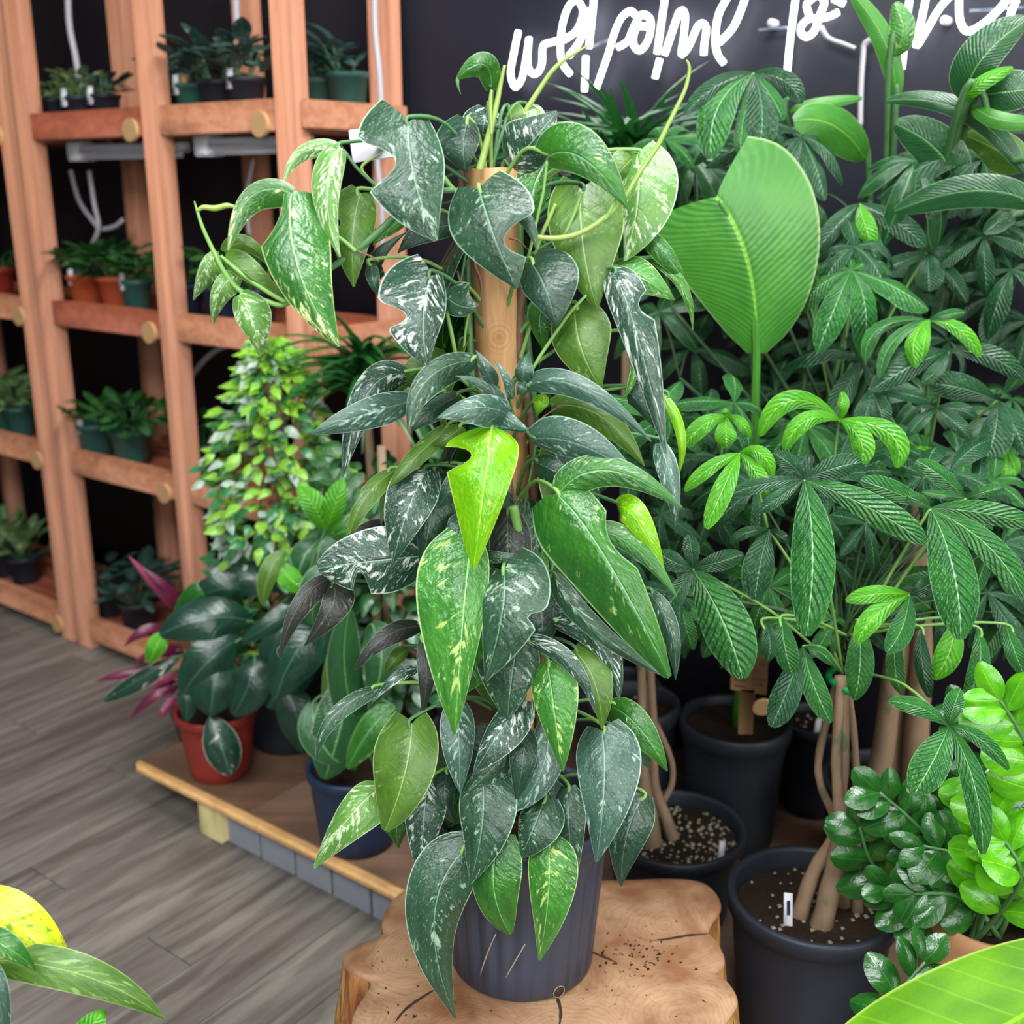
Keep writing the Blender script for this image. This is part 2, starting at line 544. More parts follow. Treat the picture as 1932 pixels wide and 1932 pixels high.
# ---------------------------------------------------------------- neon sign on the wall
t = NT('neon_tube', 0.3)
t.b.inputs['Base Color'].default_value = (1, 1, 1, 1)
t.b.inputs['Emission Color'].default_value = (0.93, 0.96, 1.0, 1)
t.b.inputs['Emission Strength'].default_value = 5.5
NEON = t.m
sign = thing('neon_sign', 'white neon script sign reading welcome to th on the navy wall', 'sign', PD(1400, 60, 2.44))
strokes = {
    'N': [[(225, 225), (185, 420), (168, 540), (200, 635), (250, 570), (285, 400), (302, 275), (292, 430), (305, 510), (350, 540),
           (395, 470), (405, 335), (480, 305), (580, 270)],
          [(560, 290), (650, 220), (695, 90), (655, 5), (595, 40), (548, 170), (530, 330), (545, 460), (602, 540)],
          [(590, 410), (660, 320), (700, 220), (735, 60)],
          [(780, -80), (765, 100), (738, 350)], [(716, 410), (706, 665)],
          [(1075, 110), (1040, 80), (975, 130), (925, 240), (880, 390), (790, 650)],
          [(950, 345), (1020, 300), (1065, 200), (1120, 108), (1185, 140), (1185, 240), (1150, 330), (1100, 368), (1060, 310),
           (1075, 220), (1110, 190), (1190, 200)],
          [(1300, -60), (1265, 180), (1235, 390)], [(1255, 430), (1220, 570)],
          [(1290, 400), (1340, 250), (1400, 85), (1440, 110), (1430, 260), (1412, 395), (1465, 340), (1540, 180), (1592, 200),
           (1580, 320), (1575, 400)],
          [(1690, 310), (1790, 200), (1860, 40), (1890, -60)],
          [(1790, -80), (1690, 90), (1660, 270), (1675, 390), (1722, 460)]],
    'T': [[(310, -40), (270, 260), (243, 548)],
          [(450, -30), (385, 30), (400, 120), (350, 180), (345, 235), (385, 262), (440, 220), (470, 130), (510, 20), (480, -30)],
          [(400, 130), (490, 130), (560, 112), (610, 85)],
          [(575, -10), (650, 25)],
          [(1125, -40), (1100, 120), (1062, 490)], [(1240, -40), (1200, 150), (1165, 325), (1230, 230), (1330, 60), (1420, -40)],
          [(1470, -40), (1475, 140), (1530, 222), (1640, 170), (1760, 60), (1850, -60)],
          [(1880, 0), (1840, 90), (1830, 160)]]}
for cr, ls in strokes.items():
    for s in ls:
        pts = [PD(*px_of(cr, p), 2.445) for p in s]
        MB().tube(smooth_path(pts, 5), 0.0068, 8).build('tube', NEON, sign)
ACRY = NT('acrylic_strip', 0.2)
ACRY.b.inputs['Base Color'].default_value = (*hx('6a7284'), 1)
for a, b in (((1432, 57), (1500, 51)), ((1120, 88), (1160, 70)), ((1830, 20), (1932, 15))):
    MB().tube([PD(*a, 2.45), PD(*b, 2.45)], 0.0035, 6).build('mounting_strip', ACRY.m, sign)
for p in ((1454, 43), (1782, 38)):
    q = PD(*p, 2.452)
    MB().tube([q, q + N3 * 0.03], 0.009, 10).build('mounting_stud', WHITEP, sign)
MB().tube(smooth_path([PD(*px_of('T', p), 2.45) for p in ((490, 190), (540, 270), (640, 310), (730, 345))]), 0.005, 6).build('wire', CORD, sign)
MB().tube(smooth_path([PD(*px_of('T', p), 2.45) for p in ((880, 265), (800, 310), (785, 400), (770, 640), (765, 900))]), 0.006, 6).build('wire', CORD, sign)

# ---------------------------------------------------------------- shelf unit
SH_D0, SH_D1 = 2.06, 2.43
shelf = thing('shelf_unit', 'open cedar lumber plant shelf with four levels against the navy wall', 'shelf', SD(-3, 2.25, 0))
ROWS = [0.075, 0.69, 1.19, 1.765]
S1, S2, S3 = s_at(70, 2.06), s_at(306, 2.06), s_at(558, 2.06)
S0 = S1 - 0.105


def post(s, d, w=0.040, dp=0.024, h=3.1):
    sbox(MB(), s - w, s + w, d - dp, d + dp, 0, h, 0.003).build('post', CEDAR, shelf)


for s in (S0, S1, S2, S3):
    post(s, SH_D0)
for s in (S1 + 0.02, S2, S3):
    post(s, SH_D1 - 0.02)
post(S0 - 0.95, SH_D0)
post(S0 - 0.95, SH_D1 - 0.02)
SL = S0 - 0.95
bays = [(SL, S0), (S1, S2), (S2, S3)]
for zi, z in enumerate(ROWS):
    for bi, (a, b) in enumerate(bays):
        rm = CEDARD if (bi == 1 and zi >= 2) else CEDAR2
        # front rail stands proud between the posts
        sbox(MB(), a + 0.036, b - 0.036, SH_D0 - 0.022, SH_D0 + 0.018, z - 0.04, z + 0.04, 0.003).build('rail', rm, shelf)
        sbox(MB(), a + 0.036, b - 0.036, SH_D1 - 0.04, SH_D1 - 0.002, z - 0.045, z + 0.03, 0.003).build('rail', CEDARD, shelf)
        for q in range(4):
            dd = SH_D0 + 0.03 + q * 0.078
            sbox(MB(), a - 0.0, b + 0.0, dd, dd + 0.072, z - 0.008, z + 0.008, 0.002).build('shelf_plank', CEDARD, shelf)
    for s in (S1, S2, S3, SL):
        sbox(MB(), s - 0.02, s + 0.02, SH_D0 + 0.026, SH_D1 - 0.046, z - 0.045, z - 0.010, 0.003).build('side_rail', CEDAR2, shelf)
    sbox(MB(), S3 + 0.042, S3 + 0.06, SH_D0 - 0.01, SH_D1, z - 0.035, z + 0.035, 0.003).build('side_rail', CEDAR2, shelf)
    for s in (S2 - 0.085, S3 - 0.09, S0 - 0.05):
        q = SD(s, SH_D0 - 0.023, z - 0.022)
        MB().tube([q, q - N3 * 0.012], 0.032, 18).build('round_plaque', TAGW, shelf, False)

# strip lights under the upper shelf and their cords
for i, (a, b, dd, y, lab) in enumerate(((S1 + 0.07, S2 - 0.03, 2.17, 1.685, 'white strip light under the upper shelf beside the doubled cedar posts'),
                                        (S2 + 0.10, S3 - 0.03, 2.14, 1.69, 'white strip light under the upper shelf nearest its end'))):
    L = thing('strip_light', lab, 'light fixture', SD((a + b) / 2, dd, y))
    sbox(MB(), a, b, dd - 0.028, dd + 0.028, y, y + 0.03, 0.006).build('housing', WHITEP, L)
    sbox(MB(), a + 0.04, b - 0.02, dd - 0.014, dd + 0.014, y - 0.016, y, 0.004).build('tube_lamp', WHITEP, L)
    sbox(MB(), a - 0.008, a + 0.05, dd - 0.036, dd + 0.036, y - 0.02, y + 0.04, 0.006).build('end_cap', WHITEP, L)


def cord(pts, d, r, lab):
    o = MB().tube(smooth_path([PD(*p, d) for p in pts], 6), r, 8).build('power_cord', CORD)
    tag(o, lab, 'cord', 'white cords hanging at the shelf')


cord([(128, -60), (130, 40), (143, 110), (150, 160), (148, 205)], 2.27, 0.010, 'white power cord hanging down to the variegated pots on the upper shelf')
cord([(133, 322), (150, 380), (178, 420), (190, 432), (215, 428), (232, 415)], 2.3, 0.008, 'white power cord looping below the strip light beside the doubled posts')
cord([(168, 322), (178, 385), (186, 430), (170, 470)], 2.28, 0.008, 'white power cord dropping straight from the strip light to the terracotta pots')
cord([(445, -60), (447, 40), (460, 90), (455, 110)], 2.3, 0.010, 'white power cord hanging above the dark seedlings on the upper shelf')
cord([(706, -40), (708, 60), (716, 140), (719, 225), (712, 300), (720, 380), (722, 470)], 2.32, 0.008, 'white power cord running down beside the last back post')
cord([(360, 712), (385, 680), (410, 660), (440, 648)], 2.3, 0.009, 'grey-white cord curving under the third shelf beside the bushy ficus')
cord([(478, 300), (466, 370), (470, 440), (475, 500)], 2.3, 0.006, 'thin white cord hanging below the strip light nearest the shelf end')

# ---------------------------------------------------------------- low platform
plat = thing('display_platform', 'low plywood plant platform with a pale pine leg', 'platform', SD(-0.5, 2.0, 0))
PL_S0, PL_D0 = -2.375, 1.515
sbox(MB(), PL_S0, -1.952, PL_D0 + 0.012, 2.02, 0.106, 0.13, 0.002).build('plywood_top', PLYTOP, plat)
sbox(MB(), -1.95, 1.7, PL_D0 + 0.012, 2.44, 0.106, 0.13, 0.002).build('plywood_top', PLYTOP, plat)
sbox(MB(), PL_S0, 1.7, PL_D0 - 0.006, PL_D0 + 0.012, 0.102, 0.131, 0.002).build('edge_strip', PLYEDGE, plat)
for s, d in ((s_at(318, 1.56), 1.565), (PL_S0 + 0.1, 1.96), (0.4, 1.6), (1.5, 1.6), (1.5, 2.38)):
    sbox(MB(), s - 0.044, s + 0.044, d - 0.044, d + 0.044, 0, 0.104, 0.004).build('leg', PINE, plat)
blk = None
for i in range(5):
    s = s_at(383, 1.57) + i * 0.125
    m = MB()
    # hollow block: two walls, three webs
    sbox(m, s - 0.058, s + 0.058, 1.54, 1.56, 0, 0.102, 0.003)
    sbox(m, s - 0.058, s + 0.058, 1.66, 1.68, 0, 0.102, 0.003)
    for q in (-0.048, 0.048):
        sbox(m, s + q - 0.010, s + q + 0.010, 1.558, 1.662, 0, 0.102, 0.002)
    o = m.build('concrete_block', CONCR, None, False)
    tag(o, 'grey concrete block under the platform edge, ' + ('right beside the pale pine leg', 'second from the pine leg', 'third from the pine leg', 'fourth from the pine leg', 'fifth from the pine leg, next to the stump')[i], 'block', 'concrete blocks under the platform')

# ================================================================ TREE STUMP
STZ = 0.42
out_px = [(647, 1803), (655, 1790), (680, 1778), (705, 1768), (721, 1758), (720, 1738), (724, 1722), (734, 1702), (756, 1680), (800, 1664),
          (880, 1654), (980, 1652), (1060, 1656), (1129, 1659), (1190, 1658), (1248, 1656), (1305, 1658), (1338, 1668), (1357, 1690), (1360, 1714),
          (1344, 1738), (1338, 1756), (1355, 1775), (1367, 1800), (1366, 1818), (1352, 1832), (1362, 1842), (1380, 1856), (1392, 1880), (1386, 1902),
          (1370, 1925), (1350, 1960), (1330, 2010), (1280, 2060), (1200, 2085), (1100, 2075), (1040, 2100), (950, 2110), (860, 2080), (790, 2090),
          (720, 2050), (690, 2000), (664, 1950), (668, 1905), (690, 1870), (699, 1849), (676, 1838), (655, 1826)]
ol = [PZ(x, y, STZ) for x, y in out_px]
cen = V((sum(p.x for p in ol) / len(ol), sum(p.y for p in ol) / len(ol), STZ))
# refine the outline
ring = []
for i in range(len(ol)):
    p0, p1, p2, p3 = ol[i - 1], ol[i], ol[(i + 1) % len(ol)], ol[(i + 2) % len(ol)]
    for k in range(4):
        q = k / 4
        ring.append(0.5 * ((2 * p1) + (p2 - p0) * q + (2 * p0 - 5 * p1 + 4 * p2 - p3) * q * q + (3 * p1 - p0 - 3 * p2 + p3) * q ** 3))
NR = len(ring)
t = NT('stump_cut_face', 0.5, 0.35)
co = t.n('ShaderNodeTexCoord').outputs['Object']
sp = t.n('ShaderNodeSeparateXYZ')
t.l(co, sp.inputs[0])
nzv = t.noise(co, 5, 3, 0.6)
best = None
for cx, cy in ((cen.x, cen.y - 0.02), (cen.x + 0.2, cen.y + 0.1), (cen.x + 0.2, cen.y - 0.12), (cen.x - 0.21, cen.y + 0.02), (cen.x - 0.12, cen.y - 0.15), (cen.x + 0.03, cen.y - 0.17)):
    dx, dy = t.val('SUBTRACT', sp.outputs[0], cx), t.val('SUBTRACT', sp.outputs[1], cy)
    d2 = t.val('SQRT', t.val('ADD', t.val('MULTIPLY', dx, dx), t.val('MULTIPLY', dy, dy)))
    best = d2 if best is None else t.n('ShaderNodeMath', operation='SMOOTH_MIN').outputs[0] if False else t.val('MINIMUM', best, d2)
ringv = t.val('SINE', t.val('MULTIPLY', t.val('ADD', best, t.val('MULTIPLY', nzv, 0.13)), 760.0))
fine = t.noise(co, 75, 5, 0.7, 1.2)
blot = t.noise(co, 9, 3, 0.6, 0.5)
c = t.mix(t.step(blot, 0.3, 0.7), hx('bf9876'), hx('8a6042'))
c = t.mix(t.val('MULTIPLY', t.step(ringv, 0.1, 1.0), 0.2), c, hx('8a5a3a'))
c = t.mix(t.val('MULTIPLY', t.step(blot, 0.56, 0.72), 0.5), c, hx('8e5238'))
c = t.mix(t.val('MULTIPLY', t.step(fine, 0.55, 0.72), 0.55), c, hx('714a34'))
t.color(c)
t.bump(t.val('ADD', fine, t.val('MULTIPLY', ringv, 0.2)), 0.15, 0.002)
STTOP = t.m
t = NT('stump_bark', 0.7, 0.3)
co = t.n('ShaderNodeTexCoord').outputs['Object']
mp = t.n('ShaderNodeMapping')
mp.inputs['Scale'].default_value = (1, 1, 0.14)
t.l(co, mp.inputs[0])
g = t.noise(mp.outputs[0], 55, 5, 0.65, 0.8)
g2 = t.noise(mp.outputs[0], 14, 3)
c = t.mix(t.step(g, 0.35, 0.62), hx('6b3f22'), hx('cf9a58'))
c = t.mix(t.val('MULTIPLY', t.step(g2, 0.5, 0.7), 0.6), c, hx('9c4c30'))
t.color(c)
t.bump(g, 0.7, 0.008)
STBARK = t.m

stump = thing('tree_stump', 'lobed cut tree stump stand with growth rings under the tall climbing plant', 'stump', (cen.x, cen.y, 0))
m = MB()
vs = [cen.copy()]
fr = [0.25, 0.5, 0.75, 0.92, 0.985]
for f in fr:
    vs += [cen + (p - cen) * f + V((0, 0, 0.0)) for p in ring]
vs += [cen + (p - cen) * 1.0 + V((0, 0, -0.006)) for p in ring]
fs = [(0, 1 + i, 1 + (i + 1) % NR) for i in range(NR)]
for r in range(len(fr)):
    for i in range(NR):
        j = (i + 1) % NR
        a, b = 1 + r * NR, 1 + (r + 1) * NR
        fs.append((a + i, b + i, b + j, a + j))
m.add(vs, fs).build('cut_face', STTOP, stump)
m = MB()
vs, lev = [], [(1.0, STZ - 0.006), (1.012, STZ - 0.03), (1.03, STZ - 0.07), (1.06, STZ - 0.13), (1.08, STZ - 0.2), (1.10, 0.12), (1.14, 0.04), (1.18, 0.0)]
for f, z in lev:
    for i, p in enumerate(ring):
        d = p - cen
        nn = noise.noise(V((math.cos(i / NR * 6.283) * 9, math.sin(i / NR * 6.283) * 9, z * 3))) * 0.03 * (f - 1.0) * 12
        q = cen + d * (f + nn)
        q.z = z
        over = 0.6 * q.x + 0.8 * q.y - 1.5
        if over > 0:
            q -= N3 * over
        vs.append(q)
fs = []
for r in range(len(lev) - 1):
    for i in range(NR):
        j = (i + 1) % NR
        fs.append((r * NR + i, (r + 1) * NR + i, (r + 1) * NR + j, r * NR + j))
m.add(vs, fs).build('bark_side', STBARK, stump)
CRACK = plain('wood_crack', hx('3a2416'), 0.9, 0.3, 60)
for pts in ([(838, 1858), (800, 1880), (765, 1905), (745, 1930)], [(1044, 1866), (1052, 1885), (1058, 1910), (1054, 1945)],
            [(1228, 1775), (1260, 1772), (1300, 1765), (1338, 1762)], [(1112, 1795), (1140, 1806), (1160, 1815)]):
    pp = smooth_path([PZ(x, y, STZ) for x, y in pts], 5)
    mm = MB()
    nn_ = len(pp)
    vs, fs = [], []
    for i, p in enumerate(pp):
        tt = (pp[min(i + 1, nn_ - 1)] - pp[max(i - 1, 0)]).normalized()
        sd = V((-tt.y, tt.x, 0)) * 0.0028 * math.sin(math.pi * (i + 0.6) / (nn_ + 0.2)) * (0.7 + 0.6 * random.random())
        vs += [p - sd + V((0, 0, 0.0006)), p + V((0, 0, 0.0012)), p + sd + V((0, 0, 0.0006))]
        if i:
            a = 3 * (i - 1)
            fs += [(a, a + 1, a + 4, a + 3), (a + 1, a + 2, a + 5, a + 4)]
    mm.add(vs, fs).build('crack', CRACK, stump)
# spilt soil crumbs
mm = MB()
for i in range(150):
    if i < 100:
        x, y = random.gauss(1200, 42), random.gauss(1800, 24)
    else:
        x, y = random.uniform(700, 1330), random.uniform(1795, 1925)
    p = PZ(x, y, STZ)
    if (p - V((0.0155, 1.50, STZ))).length < 0.125 or y < 1735:
        continue
    r = random.uniform(0.0010, 0.0034)
    vs = [p + V((random.uniform(-1, 1) * r * 1.6, random.uniform(-1, 1) * r * 1.6, 0)) for _ in range(3)] + [p + V((0, 0, r))]
    mm.add(vs, [(0, 1, 2), (0, 1, 3), (1, 2, 3), (2, 0, 3)])
o = mm.build('soil_crumbs', SOIL, None, False)
tag(o, 'dark soil crumbs scattered on the cut stump face', 'soil')
o['kind'] = 'stuff'

# ================================================================ LEAF BUILDER


def width(t, a, b):
    if t <= 0 or t >= 1:
        return 0.0
    pk = a / (a + b)
    return (t ** a) * ((1 - t) ** b) / ((pk ** a) * ((1 - pk) ** b))


def strip(mb, b, m, tip, wl, wr, a=0.5, e=0.85, lobe=0.25, roll=0.0, fold=0.15, droop=0.25, nL=(), nR=(), rows=20, cols=4,
          nref=None, wave=0.0, tiplobe=0.0, curl=0.0):
    """one leaf blade; b, m, tip on the midrib; wl / wr half widths in metres; nL/nR = (t0, t1, depth) cuts in a side"""
    b, m, tip = V(b), V(m), V(tip)
    ctl = 2 * m - 0.5 * (b + tip)
    L = (tip - b).length
    vs, fs, uvs = [], [], []
    C2 = 2 * cols + 1
    seed = random.random() * 50
    for i in range(rows + 1):
        t = i / rows
        p = b * (1 - t) ** 2 + ctl * 2 * t * (1 - t) + tip * t * t
        tan = ((ctl - b) * (1 - t) + (tip - ctl) * t)
        if tan.length < 1e-6:
            tan = tip - b
        tan.normalize()
        nv = (CAM - p).normalized() if nref is None else V(nref)
        nv = nv - tan * nv.dot(tan)
        if nv.length < 1e-4:
            nv = tan.orthogonal()
        nv.normalize()
        if roll:
            nv = Matrix.Rotation(roll, 3, tan) @ nv
        side = tan.cross(nv)
        tt = min(max(t, 0.012), 0.988)
        for j in range(C2):
            u = (j - cols) / cols          # -1 .. 1 ; +1 = side A
            wbase = wl if u > 0 else wr
            ww = wbase * width(tt, a, e)
            for (t0, t1, dep) in (nL if u > 0 else nR):
                if t0 < t < t1:
                    q = math.sin(math.pi * (t - t0) / (t1 - t0))
                    ww *= 1 - dep * q ** 0.7
            au = abs(u)
            back = lobe * wbase * (au ** 0.8) * (1 - t) ** 7
            fwd = tiplobe * wbase * (au ** 0.8) * t ** 7
            q = p + side * (ww * u) + tan * (fwd - back)
            q = q - nv * (fold * au * ww + droop * au * au * ww)
            if wave:
                q = q + nv * (wave * L * au * math.sin(t * 15 + seed + (1.5 if u > 0 else 0)))
            vs.append(q)
            uvs.append(((u + 1) / 2, t))
    for i in range(rows):
        for j in range(C2 - 1):
            k = i * C2 + j
            fs.append((k, k + 1, k + C2 + 1, k + C2))
    mb.add(vs, fs, uvs)


def petiole(leaf_o, pts, r, mat=STEM, name='petiole', n=6):
    m = MB().tube(smooth_path(pts, 5), r, n)
    return m.build(name, mat, leaf_o)


# ================================================================ MAIN CLIMBING PLANT
POT_C = V((0.0155, 1.50, STZ))
plant = thing('climbing_plant', 'tall marbled climbing plant on a wooden pole in a slate pot on the stump', 'plant', POT_C)


def nursery_pot(parent, c, rb, rt, h, mat, ribs=0, rim=0.012, n=48, soil=0.85):
    c = V(c)

    def mod(a, r, z):
        if ribs and 0.012 < z < h * 0.86 and r > rb * 0.9:
            q = (a * ribs / (2 * math.pi)) % 1.0
            return r - (0.0048 if q < 0.2 else 0.0) * (r / 0.12)
        return r
    pr = [(rb * 0.5, 0.004), (rb - 0.006, 0.0), (rb, 0.006)]
    hh = h * 0.86
    for k in range(1, 6):
        q = k / 5
        pr.append((rb + (rt - rb) * 0.86 * q, 0.006 + (hh - 0.006) * q))
    pr += [(rt * 0.985, hh + 0.002), (rt + rim * 0.4, hh + 0.006), (rt + rim * 0.5, h - 0.004), (rt + rim * 0.3, h), (rt - 0.004, h),
           (rt - 0.008, h - 0.006), (rt * 0.965 - 0.004, h * soil), (rt * 0.9, h * soil - 0.03)]
    o = MB().lathe(c, pr, n, mod).build('pot', mat, parent)
    m = MB()
    ns, nr_ = 32, 5
    vs, fs = [c + V((0, 0, h * soil + 0.006))], []
    for r_ in range(1, nr_ + 1):
        for k in range(ns):
            a = 2 * math.pi * k / ns
            rr = (rt * 0.965 - 0.0045) * r_ / nr_
            z = h * soil + (noise.noise(V((rr * math.cos(a) * 40, rr * math.sin(a) * 40, c.x * 9))) * 0.008 if r_ < nr_ else 0)
            vs.append(c + V((rr * math.cos(a), rr * math.sin(a), z)))
    for k in range(ns):
        fs.append((0, 1 + k, 1 + (k + 1) % ns))
    for r_ in range(nr_ - 1):
        for k in range(ns):
            k2 = (k + 1) % ns
            fs.append((1 + r_ * ns + k, 1 + (r_ + 1) * ns + k, 1 + (r_ + 1) * ns + k2, 1 + r_ * ns + k2))
    m.add(vs, fs).build('soil', SOIL, parent)
    return o


mp_ = nursery_pot(plant, POT_C, 0.112, 0.134, 0.27, SLATEPOT, ribs=26, n=130)
# drain hole and pale scratches on the pot wall
dq = PZ(1033, 1846, STZ + 0.012)
dd = (V((dq.x, dq.y, 0)) - V((POT_C.x, POT_C.y, 0))).normalized()
hc = V((POT_C.x, POT_C.y, STZ + 0.012)) + dd * 0.1125
MB().tube([hc - dd * 0.004, hc + dd * 0.0012], 0.009, 14).build('drain_hole', INK, mp_)
sx = V((-dd.y, dd.x, 0))
mm = MB().tube([hc + dd * 0.001 + (sx * math.cos(a_) + Z3 * math.sin(a_)) * 0.0095 for a_ in [k_ * 0.4488 for k_ in range(15)]], 0.0007, 5)
mm.build('drain_rim', PEBBLE, mp_)
for (x0, y0), (x1, y1) in (((938, 1757), (895, 1850)), ((990, 1772), (955, 1842))):
    pp = []
    for k in range(7):
        q = PY(x0 + (x1 - x0) * k / 6, y0 + (y1 - y0) * k / 6, 1.39)
        a = math.atan2(q.y - POT_C.y, q.x - POT_C.x)
        zz = q.z - STZ
        rr = 0.112 + (0.134 - 0.112) * 0.86 * min(1, zz / 0.232) + 0.0002
        pp.append(POT_C + V((rr * math.cos(a), rr * math.sin(a), zz)))
    MB().tube(pp, 0.0011, 5).build('scratch', PEBBLE, mp_)

# wooden pole
t = NT('pole_wood', 0.6, 0.3)
co = t.n('ShaderNodeTexCoord').outputs['Object']
mpn = t.n('ShaderNodeMapping')
mpn.inputs['Scale'].default_value = (1, 1, 0.07)
t.l(co, mpn.inputs[0])
kn = t.n('ShaderNodeVectorMath', operation='DISTANCE')
KN = PY(942, 637, 1.464)
t.l(co, kn.inputs[0])
kn.inputs[1].default_value = KN
g = t.noise(mpn.outputs[0], 60, 4, 0.6, 0.5)
c = t.mix(t.step(g, 0.35, 0.68), hx('d6a675'), hx('b98555'))
rg = t.val('SINE', t.val('MULTIPLY', kn.outputs['Value'], 900.0))
near = t.val('SUBTRACT', 1.0, t.step(kn.outputs['Value'], 0.008, 0.03))
c = t.mix(t.val('MULTIPLY', t.val('MULTIPLY', near, t.step(rg, -0.6, 1.0)), 0.35), c, hx('9a6640'))
c = t.mix(t.val('MULTIPLY', t.val('SUBTRACT', 1.0, t.step(kn.outputs['Value'], 0.003, 0.009)), 0.7), c, hx('a8703f'))
t.color(c)
t.bump(g, 0.3, 0.003)
POLEW = t.m
PT, PB = PY(926, 318, 1.50), PY(966, 1130, 1.50)
pax = (PT - PB).normalized()
PB = PB - pax * ((PB.z - (STZ + 0.2)) / pax.z)
npol = 28
vs, fs = [], []
for i in range(31):
    q = i / 30
    c0 = PB.lerp(PT, q)
    for k in range(npol):
        a = 2 * math.pi * k / npol
        r = 0.0335 + 0.0012 * noise.noise(V((math.cos(a) * 2, math.sin(a) * 2, q * 7)))
        z = 0.004 * noise.noise(V((math.cos(a) * 3, math.sin(a) * 3, 5))) if i == 30 else 0
        vs.append(c0 + V((r * math.cos(a), r * math.sin(a), z)))
    if i:
        for k in range(npol):
            k2 = (k + 1) % npol
            fs.append(((i - 1) * npol + k, (i - 1) * npol + k2, i * npol + k2, i * npol + k))
fs.append(tuple(range(30 * npol, 31 * npol)))
pole = MB().add(vs, fs).build('pole', POLEW, plant)


def pole_at(z):
    return PB + pax * ((z - PB.z) / pax.z)


